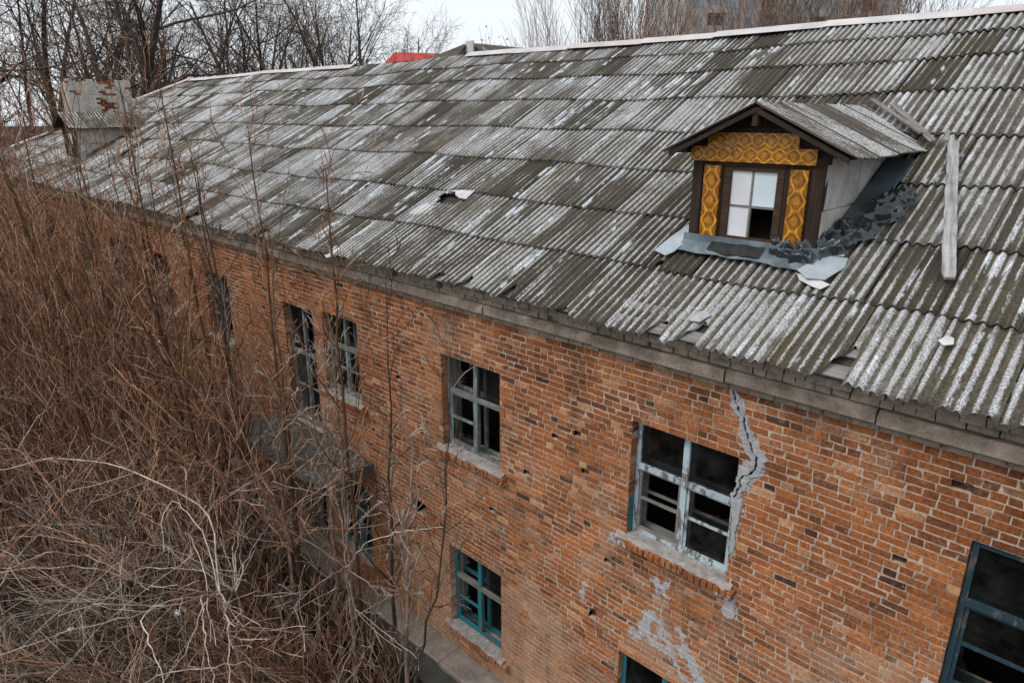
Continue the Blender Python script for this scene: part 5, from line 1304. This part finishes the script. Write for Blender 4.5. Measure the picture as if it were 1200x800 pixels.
PB = make_plant('poplar', [((.4 * math.cos(i), .4 * math.sin(i * 1.7), -.2), (rng.normal(0, .16), rng.normal(0, .16), 1), 19 * rng.uniform(.7, 1.05), .06) for i in range(8)], broom_spec(.011), M['bark_red'], LP, 'tree', GP)
spots = [(PA, -50.3, 55.5, 1.15), (PA, -47.4, 57.7, 1.25), (PB, -46.0, 59.0, 1.15), (PA, -44.2, 60.2, 1.3), (PB, -40.0, 52.0, .92), (PB, -27.9, 46.4, .95), (PB, -26.5, 48.4, 1.0),
         (PA, -25.0, 47.5, .98), (PB, -23.6, 49.5, 1.0), (PA, -22.0, 48.7, .95), (PB, -20.5, 50.5, .98), (PB, -19.0, 49.8, .95), (PA, -17.6, 50.5, .92), (PB, -16.6, 52.0, .86), (PB, -52.0, 52.0, .88), (PB, -11.0, 62.0, .82)]
first = set()
for pr, x, y, sc in spots:
    if pr.name not in first: first.add(pr.name); pr.location = (x, y, 0); pr.scale = (sc,) * 3
    else: copy_thing(pr, (x, y, 0), rng.uniform(0, 6.28), sc)
copy_thing(TB, (-17.0, 61.1, 0), 1.0, .80, 'thin bare tree with a forked top alone above the right part of the ridge')
# red-brown shrub that still has leaves
rs = empty('leafy_shrub', (-33.6, 31.2, 0), 0, 'low tree still holding rust brown leaves just above the ridge in the middle', 'tree')
out = [[], [], []]
for i in range(9): grow(out, np.array([.5 * math.cos(i), .5 * math.sin(i), -.1]), norm(np.array([rng.normal(0, .32), rng.normal(0, .32), 1])), 13.2 * rng.uniform(.75, 1.0), .09, 0, broom_spec(.010))
tubes_mesh('trunk', out[0], M['bark_red'], rs); tubes_mesh('branches', out[1] + out[2], M['bark_red'], rs)
lf = MB()
for pts, *_ in out[2]:
    for q in range(2):
        if rng.random() < .8:
            p = pts[rng.integers(1, len(pts))] + rng.normal(0, .12, 3); a = norm(rng.normal(0, 1, 3)) * .10; c = norm(np.cross(a, rng.normal(0, 1, 3))) * .06
            lf.add([tuple(p - a), tuple(p + c), tuple(p + a), tuple(p - c)], [(0, 1, 2, 3)])
lf.build('leaves', M['leaf_rust'], rs)

# ================================================================ buildings beyond
def red_house():
    h = empty('red_roofed_house', (-45.3, 32.1, 0), RAD(20), 'house with a bright red roof half hidden behind the ridge and bare trees', 'house')
    b = MB(); b.box(-5.6, 5.6, -3.5, 3.5, 0, 12.0); b.build('wall', M['housewall'], h)
    r = MB(); r.add([(-6, -4, 11.9), (6, -4, 11.9), (6, 4, 11.9), (-6, 4, 11.9), (-4.6, 0, 15.3), (2.2, 0, 14.9)], [(0, 1, 5, 4), (1, 2, 5), (2, 3, 4, 5), (3, 0, 4), (3, 2, 1, 0)]); r.build('roof', M['red'], h)
    c = MB(); c.box(3.0, 3.5, .5, 1.0, 13.0, 15.2); c.build('chimney', M['red'], h)
    for x in (-2.8, 0, 2.8):
        f = MB(); f.box(x - .6, x + .6, -3.56, -3.52, 8.6, 10.2); f.build('window', M['blockwin'], h)
red_house()
def apartment():
    A = Vector((-77.7, 109.7, 0)); B = Vector((-64.69, 100.2, 0)); C_ = Vector((-54.83 + 12, 122.1 + 12, 0)); H = 44.0
    ang = math.atan2((C_ - B).y, (C_ - B).x); L = (C_ - B).length; Wd = (A - B).length
    h = empty('apartment_block', tuple(B), ang, 'tall pale concrete apartment block behind the poplars on the upper right', 'apartment building')
    b = MB(); b.box(0, L, 0, Wd, 0, H); b.build('wall', M['block'], h)
    r = MB(); r.box(-.3, L + .3, -.3, Wd + .3, H, H + .6); r.build('roof', M['blockdark'], h)
    fl_ = 2.9; n = int(H / fl_)
    for k in range(3, n):
        z = k * fl_ + .9
        x = 1.2; q = 0
        while x < L - 3:
            if q % 3 == 1:
                p = MB(); p.box(x, x + 3.0, -1.0, .02, z - .9, z + .15); p.build('balcony', M['block'], h)
                g_ = MB(); g_.box(x + .1, x + 2.9, -.06, .03, z + .16, z + 1.75); g_.build('recess', M['blockdark'] if (k + q) % 2 else M['blockwin'], h)
                x += 4.1
            else:
                g_ = MB(); g_.box(x, x + 1.7, -.05, .03, z, z + 1.5); g_.build('window', M['blockwin'], h); x += 2.7
            q += 1
        if k % 1 == 0:
            g_ = MB(); g_.box(-.05, .03, Wd * .72, Wd * .72 + 1.3, z, z + 1.5); g_.build('window', M['blockwin'], h)
apartment()

# ================================================================ small things on the ground
cb = []
P = []
for i in range(30):
    t = i / 29; P.append((-14.9 + (-8.6 + 14.9) * t, -2.3 + 1.0 * t, 2.6 - 1.6 * t - .25 * math.sin(math.pi * t)))
o = tubes_mesh('cable', [(np.array(P), np.full(30, .014), 6, 0, 0)], M['cable']); tag(o, 'dark cable sagging through the thicket towards the foot of the wall', 'cable')
def crumple(name, loc, r, mat, label, cat, group=None):
    b = MB(); n = 9; m = 7; vs = []
    for j in range(m):
        for i in range(n):
            th = math.pi * (j + .5) / m; a = 2 * math.pi * i / n; q = r * (1 + random.uniform(-.4, .3))
            vs.append((q * math.sin(th) * math.cos(a), q * .8 * math.sin(th) * math.sin(a), q * .6 * math.cos(th)))
    fs = [(j * n + i, j * n + (i + 1) % n, (j + 1) * n + (i + 1) % n, (j + 1) * n + i) for j in range(m - 1) for i in range(n)] + [tuple(range(n)), tuple((m - 1) * n + i for i in range(n))[::-1]]
    b.add(vs, fs); o = b.build(name, mat); o.location = loc; tag(o, label, cat, group)
crumple('plastic_bag', (-12.65, -3.2, .9), .13, M['plastic'], 'crumpled pale blue plastic bag caught low in the thicket', 'plastic bag')
crumple('paper_scrap', (-14.6, -4.75, .25), .07, M['plastic'], 'small white scrap on the ground at the lower left', 'litter')
crumple('paper_scrap', (-16.6, -3.3, .4), .05, M['plastic'], 'tiny white scrap low in the thicket near the left edge', 'litter')
# last yellow leaves
for (x, y, z, r, lab) in ((-9.35, -1.05, 7.55, .07, 'yellow leaf cluster at the eave above the pair of windows'), (-14.1, -1.9, 5.3, .07, 'yellow leaf pair among the twigs in the middle of the thicket')):
    b = MB()
    for k in range(7):
        p = np.array([x, y, z]) + rng.normal(0, r, 3); a = norm(rng.normal(0, 1, 3)) * .045; c = norm(np.cross(a, rng.normal(0, 1, 3))) * .028
        b.add([tuple(p - a), tuple(p + c + a * .1), tuple(p + a), tuple(p - c + a * .1)], [(0, 1, 2, 3)])
    tag(b.build('leaf_cluster', M['leaf_yellow']), lab, 'leaves')
